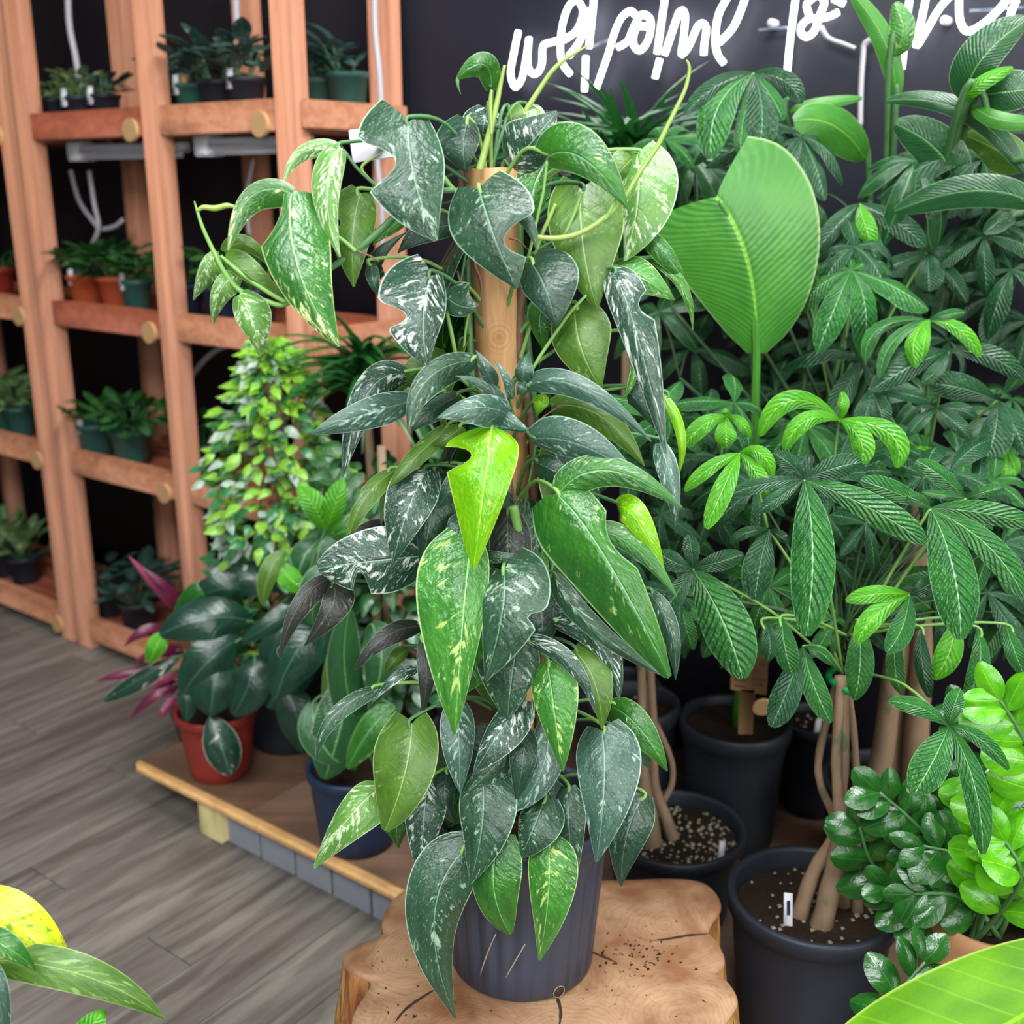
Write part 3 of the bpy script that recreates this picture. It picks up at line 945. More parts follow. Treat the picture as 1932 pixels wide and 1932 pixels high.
# leaves traced from the photograph: crop, base, mid, tip, side-A width, side-B width, r at base, r at tip, material, extras
# r = how far in front of the pole axis (metres)
LV = [
    # upper left
    ('A', (1300, 455), (1335, 780), (1462, 1128), 240, 175, .10, .15, MARB, dict(nL=((.18, .48, .72),), lobe=.45, a=.42)),
    ('A', (635, 850), (670, 1280), (905, 1732), 150, 185, .13, .20, VARI, dict(nL=((-.1, .3, .75),), lobe=.2, a=.4, extra=[((640, 860), (400, 880), (272, 1185), 55, 105)])),
    ('A', (915, 600), (835, 860), (912, 1222), 80, 62, .09, .14, PALE, dict(lobe=.2, extra=[((905, 600), (700, 625), (588, 800), 40, 55)])),
    ('A', (1030, 860), (985, 1080), (990, 1392), 130, 100, .07, .10, OLIV, dict(nL=((.3, .5, .5),), lobe=.35)),
    ('A', (1310, 985), (1190, 1060), (1098, 1155), 38, 40, .06, .08, LIGH, {}),
    ('A', (1090, 1260), (1100, 1350), (1142, 1462), 34, 34, .06, .08, MARB, {}),
    ('A', (1575, 1045), (1400, 1075), (1240, 1200), 70, 60, .03, .07, DARK, {}),
    ('A', (1430, 1330), (1385, 1560), (1408, 1846), 215, 120, .10, .14, WHIT, dict(nL=((.38, .62, .6),), lobe=.4)),
    ('A', (1490, 1420), (1590, 1500), (1702, 1496), 60, 120, .07, .11, MARB, {}),
    ('A', (220, 1210), (140, 1285), (74, 1470), 30, 95, .10, .10, PALE, dict(lobe=.3)),
    ('A', (325, 1320), (225, 1420), (188, 1605), 45, 70, .12, .12, PALE, {}),
    ('A', (335, 1440), (415, 1600), (452, 1792), 70, 105, .14, .15, PALE, {}),
    ('A', (255, 1225), (400, 1330), (590, 1460), 40, 75, .12, .12, OLIV, {}),
    ('A', (250, 1190), (380, 1150), (520, 1290), 50, 40, .11, .11, OLIV, {}),
    ('A', (1150, 1330), (1120, 1230), (1290, 1080), 40, 40, .02, .04, DARK, {}),
    # crown
    ('B', (375, 840), (455, 1090), (588, 1402), 200, 225, .12, .16, MARB, dict(nR=((.42, .80, .82),), lobe=.42, a=.42, extra=[((560, 960), (655, 1030), (704, 1192), 40, 40)])),
    ('B', (310, 455), (285, 590), (300, 745), 135, 70, .03, .05, DARK, dict(lobe=.4)),
    ('B', (420, 385), (400, 470), (390, 560), 100, 100, -.02, -.02, WHIT, dict(lobe=.4)),
    ('B', (540, 380), (560, 440), (560, 560), 50, 60, -.03, -.03, OLIV, {}),
    ('B', (640, 370), (650, 440), (640, 600), 70, 80, -.04, -.04, PALE, {}),
    ('B', (560, 705), (680, 560), (818, 392), 105, 150, .03, .05, WHIT, dict(lobe=.1)),
    ('B', (770, 650), (975, 668), (1222, 950), 85, 140, .09, .13, GREE, dict(lobe=.4, a=.42)),
    ('B', (955, 835), (965, 1150), (1046, 1522), 155, 215, .06, .10, OLIV, dict(lobe=.45, a=.38)),
    ('B', (1275, 640), (1275, 930), (1200, 1245), 85, 175, .03, .07, PALE, dict(lobe=.3)),
    ('B', (1262, 650), (1190, 720), (1120, 830), 70, 70, .02, .03, OLIV, {}),
    ('B', (745, 700), (680, 850), (690, 1010), 90, 90, .00, .03, GREE, {}),
    ('B', (670, 1255), (755, 1410), (812, 1618), 105, 185, .10, .14, DARK, dict(lobe=.35, a=.42)),
    ('B', (920, 1510), (955, 1740), (1070, 1975), 140, 160, .08, .11, OLIV, dict(lobe=.3)),
    ('B', (1150, 1290), (1310, 1345), (1486, 1468), 75, 95, .06, .08, LIGH, {}),
    ('B', (1130, 1310), (1270, 1650), (1436, 2345), 85, 110, .10, .15, WHIT, dict(nR=((.28, .45, .55),))),
    ('B', (1330, 1085), (1450, 1220), (1552, 1375), 55, 45, .05, .06, GREE, {}),
    ('B', (1370, 1250), (1530, 1390), (1592, 1640), 26, 30, .05, .06, LIGH, {}),
    ('B', (1060, 1130), (1110, 1250), (1130, 1460), 60, 60, .02, .03, OLIV, {}),
    ('B', (760, 1480), (720, 1580), (750, 1760), 70, 70, .03, .04, GREE, {}),
    ('B', (445, 270), (400, 125), (250, 205), 55, 62, .04, .07, GREE, dict(lobe=.2, e=.6, extra=[((262, 190), (250, 230), (272, 298), 8, 10)])),
    # middle left
    ('C', (1022, 182), (740, 330), (565, 930), 110, 120, .06, .12, WHIT, {}),
    ('C', (1065, 375), (700, 478), (335, 615), 95, 115, .09, .15, SILV, dict(lobe=.15)),
    ('C', (1532, 75), (1180, 220), (1045, 602), 75, 120, .10, .17, MARB, dict(lobe=.15)),
    ('C', (1420, 330), (1230, 440), (1065, 595), 60, 80, .08, .13, DARK, {}),
    ('C', (1300, 60), (1100, 160), (960, 330), 90, 80, .02, .03, OLIV, {}),
    ('C', (1790, 480), (1560, 420), (1255, 495), 95, 120, .12, .18, SILV, dict(lobe=.2, extra=[((1760, 470), (1640, 290), (1388, 190), 50, 55), ((1640, 440), (1760, 500), (1916, 582), 75, 60)])),
    ('C', (1655, 565), (1605, 950), (1522, 1605), 300, 190, .14, .20, LIME, dict(nL=((.16, .44, .62),), lobe=.05, a=.32, e=.8)),
    ('C', (1180, 880), (1045, 1160), (930, 1562), 190, 150, .07, .12, WHIT, dict(lobe=.3)),
    ('C', (1250, 880), (1215, 1200), (1130, 1572), 110, 190, .05, .10, DARK, dict(lobe=.3)),
    ('C', (1352, 555), (1080, 800), (905, 1000), 70, 60, .05, .10, OLIV, dict(extra=[((960, 880), (880, 1030), (850, 1310), 45, 10)])),
    ('C', (930, 890), (710, 1110), (598, 1442), 55, 75, .07, .11, OLIV, dict(nL=((.4, .6, .3),))),
    ('C', (1180, 1500), (790, 1540), (385, 1590), 215, 245, .09, .13, WHIT, dict(nL=((.55, .75, .0),), nR=((.55, .72, .72),), lobe=.1, a=.5, e=.55)),
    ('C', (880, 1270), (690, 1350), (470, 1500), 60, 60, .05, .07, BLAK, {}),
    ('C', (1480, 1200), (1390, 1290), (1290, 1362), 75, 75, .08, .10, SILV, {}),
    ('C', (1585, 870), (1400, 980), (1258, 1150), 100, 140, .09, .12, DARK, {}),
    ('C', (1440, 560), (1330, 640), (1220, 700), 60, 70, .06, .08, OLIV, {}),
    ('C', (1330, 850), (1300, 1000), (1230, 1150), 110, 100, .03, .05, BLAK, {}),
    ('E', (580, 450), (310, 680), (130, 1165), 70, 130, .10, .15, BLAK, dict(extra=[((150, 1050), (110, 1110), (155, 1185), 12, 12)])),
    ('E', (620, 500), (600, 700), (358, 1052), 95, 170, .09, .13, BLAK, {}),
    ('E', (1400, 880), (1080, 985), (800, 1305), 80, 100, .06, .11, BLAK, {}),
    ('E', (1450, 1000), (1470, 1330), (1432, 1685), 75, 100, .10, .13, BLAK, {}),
    ('E', (1385, 1270), (1190, 1345), (978, 1575), 50, 55, .09, .12, WHIT, {}),
    ('E', (1300, 1090), (1180, 1190), (1080, 1330), 70, 60, .05, .07, OLIV, {}),
    # middle right
    ('D', (440, 340), (380, 230), (298, 80), 48, 55, .12, .14, SILV, {}),
    ('D', (562, 430), (535, 300), (432, 150), 30, 38, .13, .14, SILV, {}),
    ('D', (650, 320), (650, 210), (690, 88), 62, 62, .12, .11, SILV, dict(extra=[((650, 310), (625, 360), (600, 410), 40, 40)])),
    ('D', (665, 345), (1060, 350), (1582, 745), 85, 80, .12, .17, SILV, dict(lobe=.1)),
    ('D', (850, 490), (1210, 560), (1530, 925), 120, 100, .08, .12, OLIV, dict(lobe=.15)),
    ('D', (715, 725), (1060, 770), (1462, 992), 115, 140, .12, .17, SILV, dict(lobe=.15)),
    ('D', (735, 900), (860, 950), (1030, 1040), 110, 80, .09, .12, DARK, {}),
    ('D', (780, 400), (770, 470), (740, 560), 55, 50, .07, .08, LIME, {}),
    ('O', (1049, 931), (1143, 1052), (1263, 1278), 86, 44, .17, .23, GREE, dict(lobe=.35, a=.35, e=.62, nR=((.32, .6, .5),), extra=[((1055, 930), (1150, 888), (1287, 958), 36, 34), ((1128, 1002), (1200, 1035), (1277, 1126), 20, 26)])),
    ('F', (990, 480), (1260, 830), (1790, 1185), 75, 75, .11, .17, MARB, {}),
    ('F', (1640, 590), (1800, 830), (1838, 1200), 90, 60, .10, .14, MARB, {}),
    ('D', (1640, 760), (1725, 1030), (1757, 1362), 75, 65, .10, .14, SILV, {}),
    ('D', (1470, -20), (1450, 250), (1360, 452), 32, 32, .07, .09, LIGH, {}),
    ('D', (1668, 410), (1795, 700), (1770, 1012), 32, 38, .06, .08, LIME, {}),
    ('D', (1390, 380), (1480, 450), (1600, 650), 60, 80, .05, .06, DARK, {}),
    ('O', (1165, 955), (1205, 985), (1255, 1090), 22, 26, .14, .17, LIME, {}),
    # lower middle
    ('F', (400, 245), (345, 820), (290, 1582), 320, 150, .15, .21, LIGH, dict(lobe=.25, a=.45, e=.85)),
    ('F', (630, 440), (620, 740), (502, 1207), 190, 285, .16, .20, MARB, dict(nR=((.42, .55, .35),), lobe=.5, a=.4)),
    ('F', (740, 900), (690, 1180), (660, 1480), 260, 165, .12, .16, MARB, dict(lobe=.2)),
    ('F', (940, 1090), (985, 1400), (1046, 1842), 145, 170, .15, .20, LIGH, dict(lobe=.25)),
    ('F', (785, 915), (1100, 1090), (1272, 1430), 60, 62, .16, .20, WHIT, {}),
    ('F', (1125, 990), (1270, 1220), (1320, 1542), 85, 150, .13, .17, OLIV, dict(lobe=.2)),
    ('F', (975, 785), (1310, 960), (1440, 1352), 70, 120, .11, .15, WHIT, {}),
    ('F', (900, 300), (890, 460), (910, 640), 50, 60, .08, .10, LIGH, {}),
    ('F', (480, 320), (600, 340), (760, 320), 40, 40, .12, .13, MARB, {}),
    ('G', (840, 190), (845, 420), (852, 650), 90, 85, .12, .16, SILV, {}),
    ('G', (1180, 170), (1040, 360), (920, 552), 75, 110, .13, .18, WHIT, {}),
    ('G', (1200, 320), (1040, 500), (848, 690), 80, 110, .11, .15, MARB, {}),
    ('G', (1588, 325), (1600, 620), (1560, 1012), 145, 185, .15, .22, SILV, dict(lobe=.3, a=.45)),
    ('G', (1640, 200), (1790, 320), (1930, 540), 90, 80, .08, .12, GREE, {}),
    ('G', (1690, 330), (1770, 420), (1840, 530), 60, 60, .07, .09, MARB, {}),
    ('G', (600, 290), (560, 560), (458, 850), 195, 140, .15, .20, OLIV, dict(lobe=.35, a=.42, e=.6)),
    ('G', (440, 620), (280, 770), (88, 1042), 95, 130, .14, .18, PALE, dict(lobe=.1)),
    ('G', (420, 110), (190, 255), (100, 482), 36, 48, .09, .14, MARB, {}),
    ('G', (680, 600), (660, 810), (640, 1085), 100, 120, .12, .16, WHIT, {}),
    ('G', (965, 560), (965, 820), (902, 1122), 135, 165, .14, .19, MARB, dict(lobe=.2)),
    ('G', (1185, 330), (1175, 500), (1142, 685), 70, 80, .13, .16, DARK, {}),
    ('G', (1310, 290), (1265, 560), (1108, 755), 85, 95, .12, .16, SILV, {}),
    ('G', (1290, 690), (1225, 850), (1165, 995), 100, 130, .14, .17, MARB, {}),
    ('G', (1410, 630), (1420, 860), (1440, 1145), 80, 85, .12, .15, MARB, {}),
    ('G', (870, 950), (715, 1320), (828, 1828), 165, 180, .17, .20, MARB, dict(lobe=.25, e=.95)),
    ('G', (1065, 880), (1025, 1140), (1112, 1388), 130, 140, .16, .18, GREE, dict(lobe=.2, e=.6)),
    ('G', (1310, 920), (1310, 1180), (1264, 1522), 115, 145, .16, .18, LIGH, dict(lobe=.2)),
    ('G', (1795, 670), (1715, 890), (1688, 1138), 100, 120, .12, .15, DARK, {}),
    ('G', (790, 540), (770, 680), (830, 815), 60, 60, .10, .12, DARK, {}),
    ('G', (540, 700), (520, 830), (530, 940), 50, 70, .06, .08, GREE, {}),
]
for c_, b_, m_, t_, wl_, wr_, r0, r1, mat_, ex in LV:
    ex = dict(ex)
    sc = CROPS[c_][2]
    y0, y1 = 1.50 - r0, 1.50 - r1
    ym = y0 * 0.5 + y1 * 0.5 - 0.018
    P3 = [PY(*px_of(c_, b_), y0), PY(*px_of(c_, m_), ym), PY(*px_of(c_, t_), y1)]
    ppm = F / (ym * 1.03) * sc              # crop pixels per metre
    extra = ex.pop('extra', [])
    kw = dict(rows=26, cols=4, roll=R(random.uniform(-14, 14)), wave=0.006, fold=random.uniform(.08, .22), droop=random.uniform(.15, .35))
    kw.update(ex)
    kw['a'] = kw.get('a', .5) * .68
    kw['lobe'] = kw.get('lobe', .25) * 1.5
    mb = MB()
    strip(mb, *P3, 1.14 * wl_ / ppm, 1.14 * wr_ / ppm, **kw)
    for eb, em, et, ewl, ewr in extra:
        strip(mb, PY(*px_of(c_, eb), y0 - 0.001), PY(*px_of(c_, em), y0 - 0.010), PY(*px_of(c_, et), y0 * .6 + y1 * .4), ewl / ppm, ewr / ppm,
              a=.25, e=.8, lobe=0, rows=16, cols=3, fold=.1, droop=.3)
    lo = mb.build('leaf', mat_, plant)
    # petiole: from the pole, up and out, over into the blade
    b3 = P3[0]
    hit = pole_at(max(0.72, b3.z - random.uniform(0.05, 0.12)))
    if c_ == 'A' and b_[0] < 700:
        continue
    q1 = hit.lerp(b3, 0.55) + V((0, 0, 0.03))
    d_in = (P3[1] - b3).normalized()
    petiole(lo, [hit, q1, b3 - d_in * 0.004 + V((0, 0.003, 0.003)), b3 + d_in * 0.010 + V((0, 0.003, 0))], [0.0026] * 16, STEM if random.random() < .6 else STEMD)

# inner leaves close to the pole
random.seed(11)
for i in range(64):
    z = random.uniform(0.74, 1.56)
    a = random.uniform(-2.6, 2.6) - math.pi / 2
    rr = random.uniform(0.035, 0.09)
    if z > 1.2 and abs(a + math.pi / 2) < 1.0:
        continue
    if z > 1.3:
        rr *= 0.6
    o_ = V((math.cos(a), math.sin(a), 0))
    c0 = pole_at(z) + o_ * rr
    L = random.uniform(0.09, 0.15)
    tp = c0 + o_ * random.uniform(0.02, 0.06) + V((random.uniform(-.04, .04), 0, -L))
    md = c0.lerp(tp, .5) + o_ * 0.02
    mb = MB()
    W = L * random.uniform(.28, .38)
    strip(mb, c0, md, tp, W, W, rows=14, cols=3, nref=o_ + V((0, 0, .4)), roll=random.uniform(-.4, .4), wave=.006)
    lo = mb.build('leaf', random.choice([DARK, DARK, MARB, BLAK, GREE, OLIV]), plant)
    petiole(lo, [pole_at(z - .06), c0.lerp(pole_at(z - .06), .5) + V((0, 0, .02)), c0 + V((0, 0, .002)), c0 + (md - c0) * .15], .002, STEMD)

# vines and shoots
VINES = [
    ('B', [(375, 730), (400, 640), (430, 530), (455, 430), (480, 320), (500, 215), (520, 130)], .045, [22, 20, 19, 17, 15, 12, 8], STEMY),
    ('B', [(445, 530), (440, 420), (438, 330), (445, 270)], .05, [8, 9, 11, 8], STEMY),
    ('B', [(590, 480), (640, 390), (710, 280), (780, 175), (840, 115), (905, 70), (990, 20), (1000, 5)], -.03, [15, 15, 14, 13, 12, 9, 6, 3], STEMY),
    ('B', [(700, 1110), (820, 1115), (950, 1085), (1090, 1000), (1190, 900), (1290, 740), (1390, 590), (1450, 470), (1500, 370), (1550, 260), (1572, 150), (1555, 100)], .11,
     [15, 15, 15, 15, 14, 14, 14, 13, 12, 11, 9, 5], STEMY),
    ('A', [(760, 1360), (850, 1290), (1000, 1190), (1140, 1070), (1270, 950), (1420, 860), (1560, 840)], .10, [16, 18, 20, 20, 20, 18, 16], STEMD),
    ('A', [(1000, 1190), (930, 1130), (820, 1050), (740, 960), (650, 860)], .11, [13, 12, 11, 10, 9], STEM),
    ('A', [(1240, 930), (1130, 830), (1020, 730), (950, 640), (910, 590)], .08, [9, 9, 9, 10, 9], STEMD),
    ('A', [(1300, 960), (1160, 850), (1060, 760), (1040, 700), (1150, 630)], .07, [6, 7, 8, 9, 3], STEMY),
    ('A', [(760, 1360), (600, 1490), (480, 1470), (350, 1420), (260, 1320), (190, 1190), (130, 1060), (100, 970), (80, 905)], .13, [16, 16, 15, 15, 14, 13, 11, 9, 3], STEM),
    ('A', [(600, 1480), (480, 1410), (340, 1310), (230, 1215)], .135, [14, 13, 12, 9], STEM),
    ('A', [(100, 960), (130, 940), (200, 945), (270, 930), (330, 945)], .13, [8, 14, 17, 15, 5], STEMY),
    ('A', [(1500, 770), (1540, 820), (1600, 880)], .05, [16, 15, 14], STEM),
    ('A', [(1300, 460), (1420, 640), (1500, 770)], .07, [7, 9, 12], STEM),
    ('B', [(760, 680), (740, 850), (710, 980), (660, 1200), (640, 1260)], .07, [8, 8, 9, 9, 8], STEM),
    ('B', [(960, 850), (930, 940), (880, 1060), (840, 1140)], .085, [12, 11, 10, 9], STEM),
    ('B', [(810, 920), (770, 1010), (730, 1100), (690, 1220)], .07, [10, 12, 11, 9], STEMY),
    ('B', [(985, 1440), (900, 1530), (820, 1640), (720, 1790), (680, 1860)], .10, [8, 10, 10, 10, 9], STEM),
    ('B', [(1160, 880), (1110, 980), (1090, 1010)], .12, [8, 9, 9], STEM),
    ('B', [(320, 1100), (290, 1240), (280, 1300), (265, 1380)], .045, [9, 9, 8, 7], STEMD),
    ('B', [(190, 1540), (215, 1650), (240, 1780)], .045, [11, 13, 12], STEM),
    ('B', [(325, 1500), (300, 1620), (285, 1760)], .04, [8, 8, 8], STEM),
    ('B', [(690, 1440), (680, 1560), (640, 1700), (610, 1800)], .03, [9, 10, 12, 12], STEM),
    ('F', [(700, -20), (730, 120), (760, 250), (795, 370), (800, 420)], .09, [36, 36, 36, 30, 24], STEM),
    ('F', [(950, -60), (920, 130), (890, 280), (880, 430)], .07, [14, 14, 13, 12], STEM),
    ('F', [(1010, 280), (970, 420), (930, 560)], .09, [10, 10, 10], STEM),
    ('F', [(1030, 620), (960, 720), (900, 810)], .10, [12, 12, 12], STEM),
    ('D', [(520, 620), (600, 700), (560, 1000), (600, 1300)], .05, [9, 9, 9, 9], BROWN),
    ('D', [(970, 450), (830, 540), (700, 640), (600, 740)], .10, [6, 6, 6, 6], BROWN),
    ('D', [(740, 760), (700, 980), (660, 1200), (650, 1400)], .06, [10, 10, 10, 10], STEMD),
    ('B', [(345, 1180), (350, 1270), (385, 1370), (390, 1560)], .042, [8, 9, 8, 3], BROWN),
    ('B', [(250, 1300), (270, 1370), (320, 1420)], .05, [6, 6, 6], BROWN),
    ('A', [(1270, 950), (1330, 1010), (1370, 1060)], .11, [6, 5, 3], BROWN),
    ('A', [(1010, 1190), (1090, 1220), (1135, 1250)], .11, [6, 5, 3], BROWN),
    ('B', [(545, 1115), (600, 1130), (650, 1180)], .05, [6, 5, 3], BROWN),
]
for c_, pts, r, rad, mat_ in VINES:
    sc = CROPS[c_][2]
    y = 1.50 - r
    ppm = F / (y * 1.0) * sc
    path = smooth_path([PY(*px_of(c_, p), y) for p in pts], 5)
    rr = []
    for i in range(len(path)):
        q = i / 5
        k_ = min(int(q), len(rad) - 1)
        k2 = min(k_ + 1, len(rad) - 1)
        rr.append((rad[k_] + (rad[k2] - rad[k_]) * (q - k_)) / ppm)
    MB().tube(path, rr, 8).build('vine', mat_, plant)
# vines climbing the pole
random.seed(5)
for k_ in range(7):
    a = -math.pi / 2 + (-1.6, -1.2, 1.15, 1.5, 2.2, -2.2, -0.95)[k_]
    pts = []
    for i in range(9):
        z = 0.66 + i * (0.98 - 0.08 * (k_ % 3)) / 8 * (0.55 if k_ == 6 else 1)
        aa = a + 0.25 * math.sin(i * 1.3 + k_)
        pts.append(pole_at(z) + V((math.cos(aa), math.sin(aa), 0)) * (0.039 + 0.006 * math.sin(i * 2.1 + k_)))
    MB().tube(smooth_path(pts, 4), 0.0055, 8).build('vine', random.choice([STEM, STEMD, BROWN]), plant)
# teal tie round the pole
for z in (1.283,):
    c0 = pole_at(z)
    MB().tube([c0 + V((math.cos(a_) * .047, math.sin(a_) * .047, .004 * math.sin(3 * a_))) for a_ in [k_ * .2618 for k_ in range(25)]], .004, 6).build('tie', TEALTAPE, plant)
# little white box behind the upper leaf, stands for a fitting on the shelf
q = PY(712, 270, 1.44)
m = MB().box(q, V((.033, 0, .004)), V((0, .0012, 0)), V((-.002, 0, .019)), .0008)
m.build('white_card', WHITEP, plant)

# ================================================================ PLANTS ON THE PLATFORM, RIGHT
CROPS['S'] = (1150, 1200, 3.864)
BARKT = None
t = NT('pachira_bark', 0.7, 0.3)
co = t.n('ShaderNodeTexCoord').outputs['Object']
mpn = t.n('ShaderNodeMapping')
mpn.inputs['Scale'].default_value = (1, 1, 0.3)
t.l(co, mpn.inputs[0])
g = t.noise(mpn.outputs[0], 40, 4, 0.6)
g2 = t.noise(co, 14, 2)
c = t.mix(g, hx('7c6450'), hx('b09478'))
c = t.mix(t.val('MULTIPLY', t.step(g2, 0.62, 0.68), 0.6), c, hx('4d6a4a'))
t.color(c)
t.bump(g, 0.5, 0.004)
BARKT = t.m

LEAFLET = {}


def leaflet_mesh(mat, kind):
    key = (mat.name, kind)
    if key not in LEAFLET:
        st = random.getstate()
        ms = []
        for k in range(4):
            random.seed(k + 3)
            m = MB()
            dr = -0.10 - 0.14 * k
            if kind == 'palm':
                strip(m, (0, 0, 0), (0, .52, .02), (0, 1, dr), .17, .17, a=.95, e=.62, lobe=0, rows=12, cols=2, nref=(0, 0, 1), fold=.15, droop=.25, wave=.01)
            elif kind == 'oval':
                strip(m, (0, 0, 0), (0, .5, .03), (0, 1, dr * .5), .26, .26, a=.6, e=.5, lobe=0, rows=7, cols=2, nref=(0, 0, 1), fold=.15, droop=.2)
            elif kind == 'blade':
                strip(m, (0, 0, 0), (0, .5, .12), (0, 1, dr * 1.6), .045, .045, a=.25, e=.7, lobe=0, rows=9, cols=1, nref=(0, 0, 1), fold=.4)
            elif kind == 'small':
                strip(m, (0, 0, 0), (0, .5, .05), (0, 1, dr), .22, .22, a=.6, e=.7, lobe=0, rows=4, cols=1, nref=(0, 0, 1), fold=.25)
            ms.append(m.mesh('leaflet_' + kind, mat))
        random.setstate(st)
        LEAFLET[key] = ms
    return random.choice(LEAFLET[key])


def put(mesh, name, parent, pos, d, n, L, W=1.0):
    d = V(d).normalized()
    n = V(n)
    n = n - d * n.dot(d)
    if n.length < 1e-4:
        n = d.orthogonal()
    n.normalize()
    s = d.cross(n)
    if name in ('leaflet', 'blade'):
        e_ = V(pos) + d * L * 1.05
        f_ = e_ - n * L * (.8 if name == 'blade' else 0)
        if max(0.6 * e_.x + 0.8 * e_.y, 0.6 * f_.x + 0.8 * f_.y) > 2.455:
            return None
    M = Matrix(((s.x * L * W, d.x * L, n.x * L, pos[0]), (s.y * L * W, d.y * L, n.y * L, pos[1]), (s.z * L * W, d.z * L, n.z * L, pos[2]), (0, 0, 0, 1)))
    o = bpy.data.objects.new(name, mesh)
    link(o, parent)
    o.matrix_basis = M
    return o


def palm_leaf(root, frm, hub, axis, mat, n, L, pet=STEM, spread=2.6, drop=.35):
    """random palmate leaf: petiole + fan of leaflets"""
    frm, hub, axis = V(frm), V(hub), V(axis).normalized()
    ptl = MB().tube(smooth_path([frm, frm.lerp(hub, .5) + V((0, 0, .02)), hub], 4), .0022, 5).build('leaf', pet, root)
    e1 = (hub - frm)
    e1 = (e1 - axis * e1.dot(axis))
    if e1.length < 1e-4:
        e1 = axis.orthogonal()
    e1.normalize()
    e2 = axis.cross(e1)
    for k in range(n):
        a = (k - (n - 1) / 2) / max(1, (n - 1) / 2) * spread + random.uniform(-.12, .12)
        d = e1 * math.cos(a) + e2 * math.sin(a) - axis * random.uniform(drop * .3, drop * 1.4)
        put(leaflet_mesh(mat, 'palm'), 'leaflet', ptl, hub, d, axis, L * (1 - .12 * abs(a)) * random.uniform(.85, 1.1), random.uniform(.85, 1.1))
    return ptl


def traced_palm(root, crop, hub, tips, y, mat, frm=None, yt=None, pet=STEM):
    """palmate leaf whose leaflet tips were read off the photograph; the fan leans forward of its hub"""
    sc = CROPS[crop][2]
    h3 = PY(*px_of(crop, hub), y)
    f3 = V(frm) if frm is not None else h3 + V((0, .10, -.10))
    ptl = MB().tube(smooth_path([f3, f3.lerp(h3, .5) + V((0, 0, .02)), h3], 4), .0024, 6).build('leaf', pet, root)
    for tp in tips:
        tip, mid, wd = tp[:3]
        mt = tp[3] if len(tp) > 3 else mat
        px0, px1 = px_of(crop, hub), px_of(crop, tip)
        down = max(-1, min(1, (px1[1] - px0[1]) / 160))
        yy = y - .05 * down - .015
        ppm = F / y * sc
        m = MB()
        strip(m, h3, PY(*px_of(crop, mid), (y + yy) / 2 - .015), PY(*px_of(crop, tip), yy), wd / ppm, wd / ppm, a=.8, e=.55, lobe=0, rows=18, cols=3,
              roll=R(random.uniform(-15, 15)), fold=.12, droop=.2, wave=.006)
        m.build('leaflet', mt, ptl)
    return ptl


def blade(root, crop, b, m_, t, wl, wr, y0, y1, mat, name='leaf', frm=None, pr=.006, pmat=STEM, **kw):
    sc = CROPS[crop][2]
    ym = (y0 + y1) / 2
    ppm = F / ym * sc
    P3 = [PY(*px_of(crop, b), y0), PY(*px_of(crop, m_), ym - .02), PY(*px_of(crop, t), y1)]
    mb = MB()
    k = dict(a=.5, e=.5, lobe=0, rows=22, cols=5, fold=.1, droop=.2, wave=.005, roll=R(random.uniform(-10, 10)))
    k.update(kw)
    strip(mb, *P3, wl / ppm, wr / ppm, **k)
    o = mb.build(name, mat, root)
    if frm is not None:
        d = (P3[1] - P3[0]).normalized()
        petiole(o, [V(frm), V(frm).lerp(P3[0], .55) + V((0, 0, .01)), P3[0] - d * .002, P3[0] + d * .03], pr, pmat)
    return o


def perlite(root, c, r, z, n):
    m = MB()
    for i in range(n):
        a, q = random.uniform(0, 6.283), r * math.sqrt(random.random())
        p = V((c[0] + q * math.cos(a), c[1] + q * math.sin(a), z))
        s = random.uniform(.002, .006)
        m.add([p + V((s, 0, 0)), p + V((-s * .6, s, 0)), p + V((-s * .6, -s, 0)), p + V((0, 0, s))], [(0, 1, 3), (1, 2, 3), (2, 0, 3), (0, 2, 1)])
    o = m.build('soil_bits', PEBBLE, root, False)
    o['kind'] = 'stuff'


PZ0 = 0.13
# ---- money tree in front (braided trunk, right)
random.seed(21)
c1 = V((.531, 1.69, PZ0))
mt1 = thing('money_tree', 'money tree with a braided grey-brown trunk and green tape in a black pot', 'plant', c1)
nursery_pot(mt1, c1, .118, .142, .27, BLACKPOT, 0, .014, 48, .86)
perlite(mt1, c1, .12, PZ0 + .236, 60)
for pts, w0, w1, dy in (([(560, 760), (650, 480), (780, 250), (830, 60), (835, -150), (832, -720)], 46, 20, -.01),
                        ([(690, 850), (770, 500), (815, 200), (800, 0), (790, -250), (822, -720)], 62, 24, -.035),
                        ([(810, 800), (850, 600), (830, 350), (790, 150), (700, -50), (690, -260), (806, -720)], 50, 20, .02),
                        ([(920, 760), (915, 420), (880, 230), (835, 80), (850, -200), (846, -720)], 32, 16, .0),
                        ([(880, 780), (910, 250), (915, 0), (905, -300), (856, -720)], 36, 18, .04)):
    path = smooth_path([PY(*px_of('K', p), c1.y + dy) for p in pts], 6)
    n_ = len(path)
    MB().tube(path, [(w0 + (w1 - w0) * min(1, i / n_ * 1.6)) * (1 + .06 * math.sin(i * 1.7)) * 1.35 / 3.22 * c1.y / F for i in range(n_)], 10).build('trunk', BARKT, mt1)
q = PY(1590, 1284, 1.69)
MB().tube([q + V((math.cos(a_) * .02, math.sin(a_) * .045, .003 * math.sin(2 * a_))) for a_ in [k_ * .2618 for k_ in range(25)]], .006, 6).build('tie', GREENTAPE, mt1)
top1 = PY(1590, 1270, 1.69)
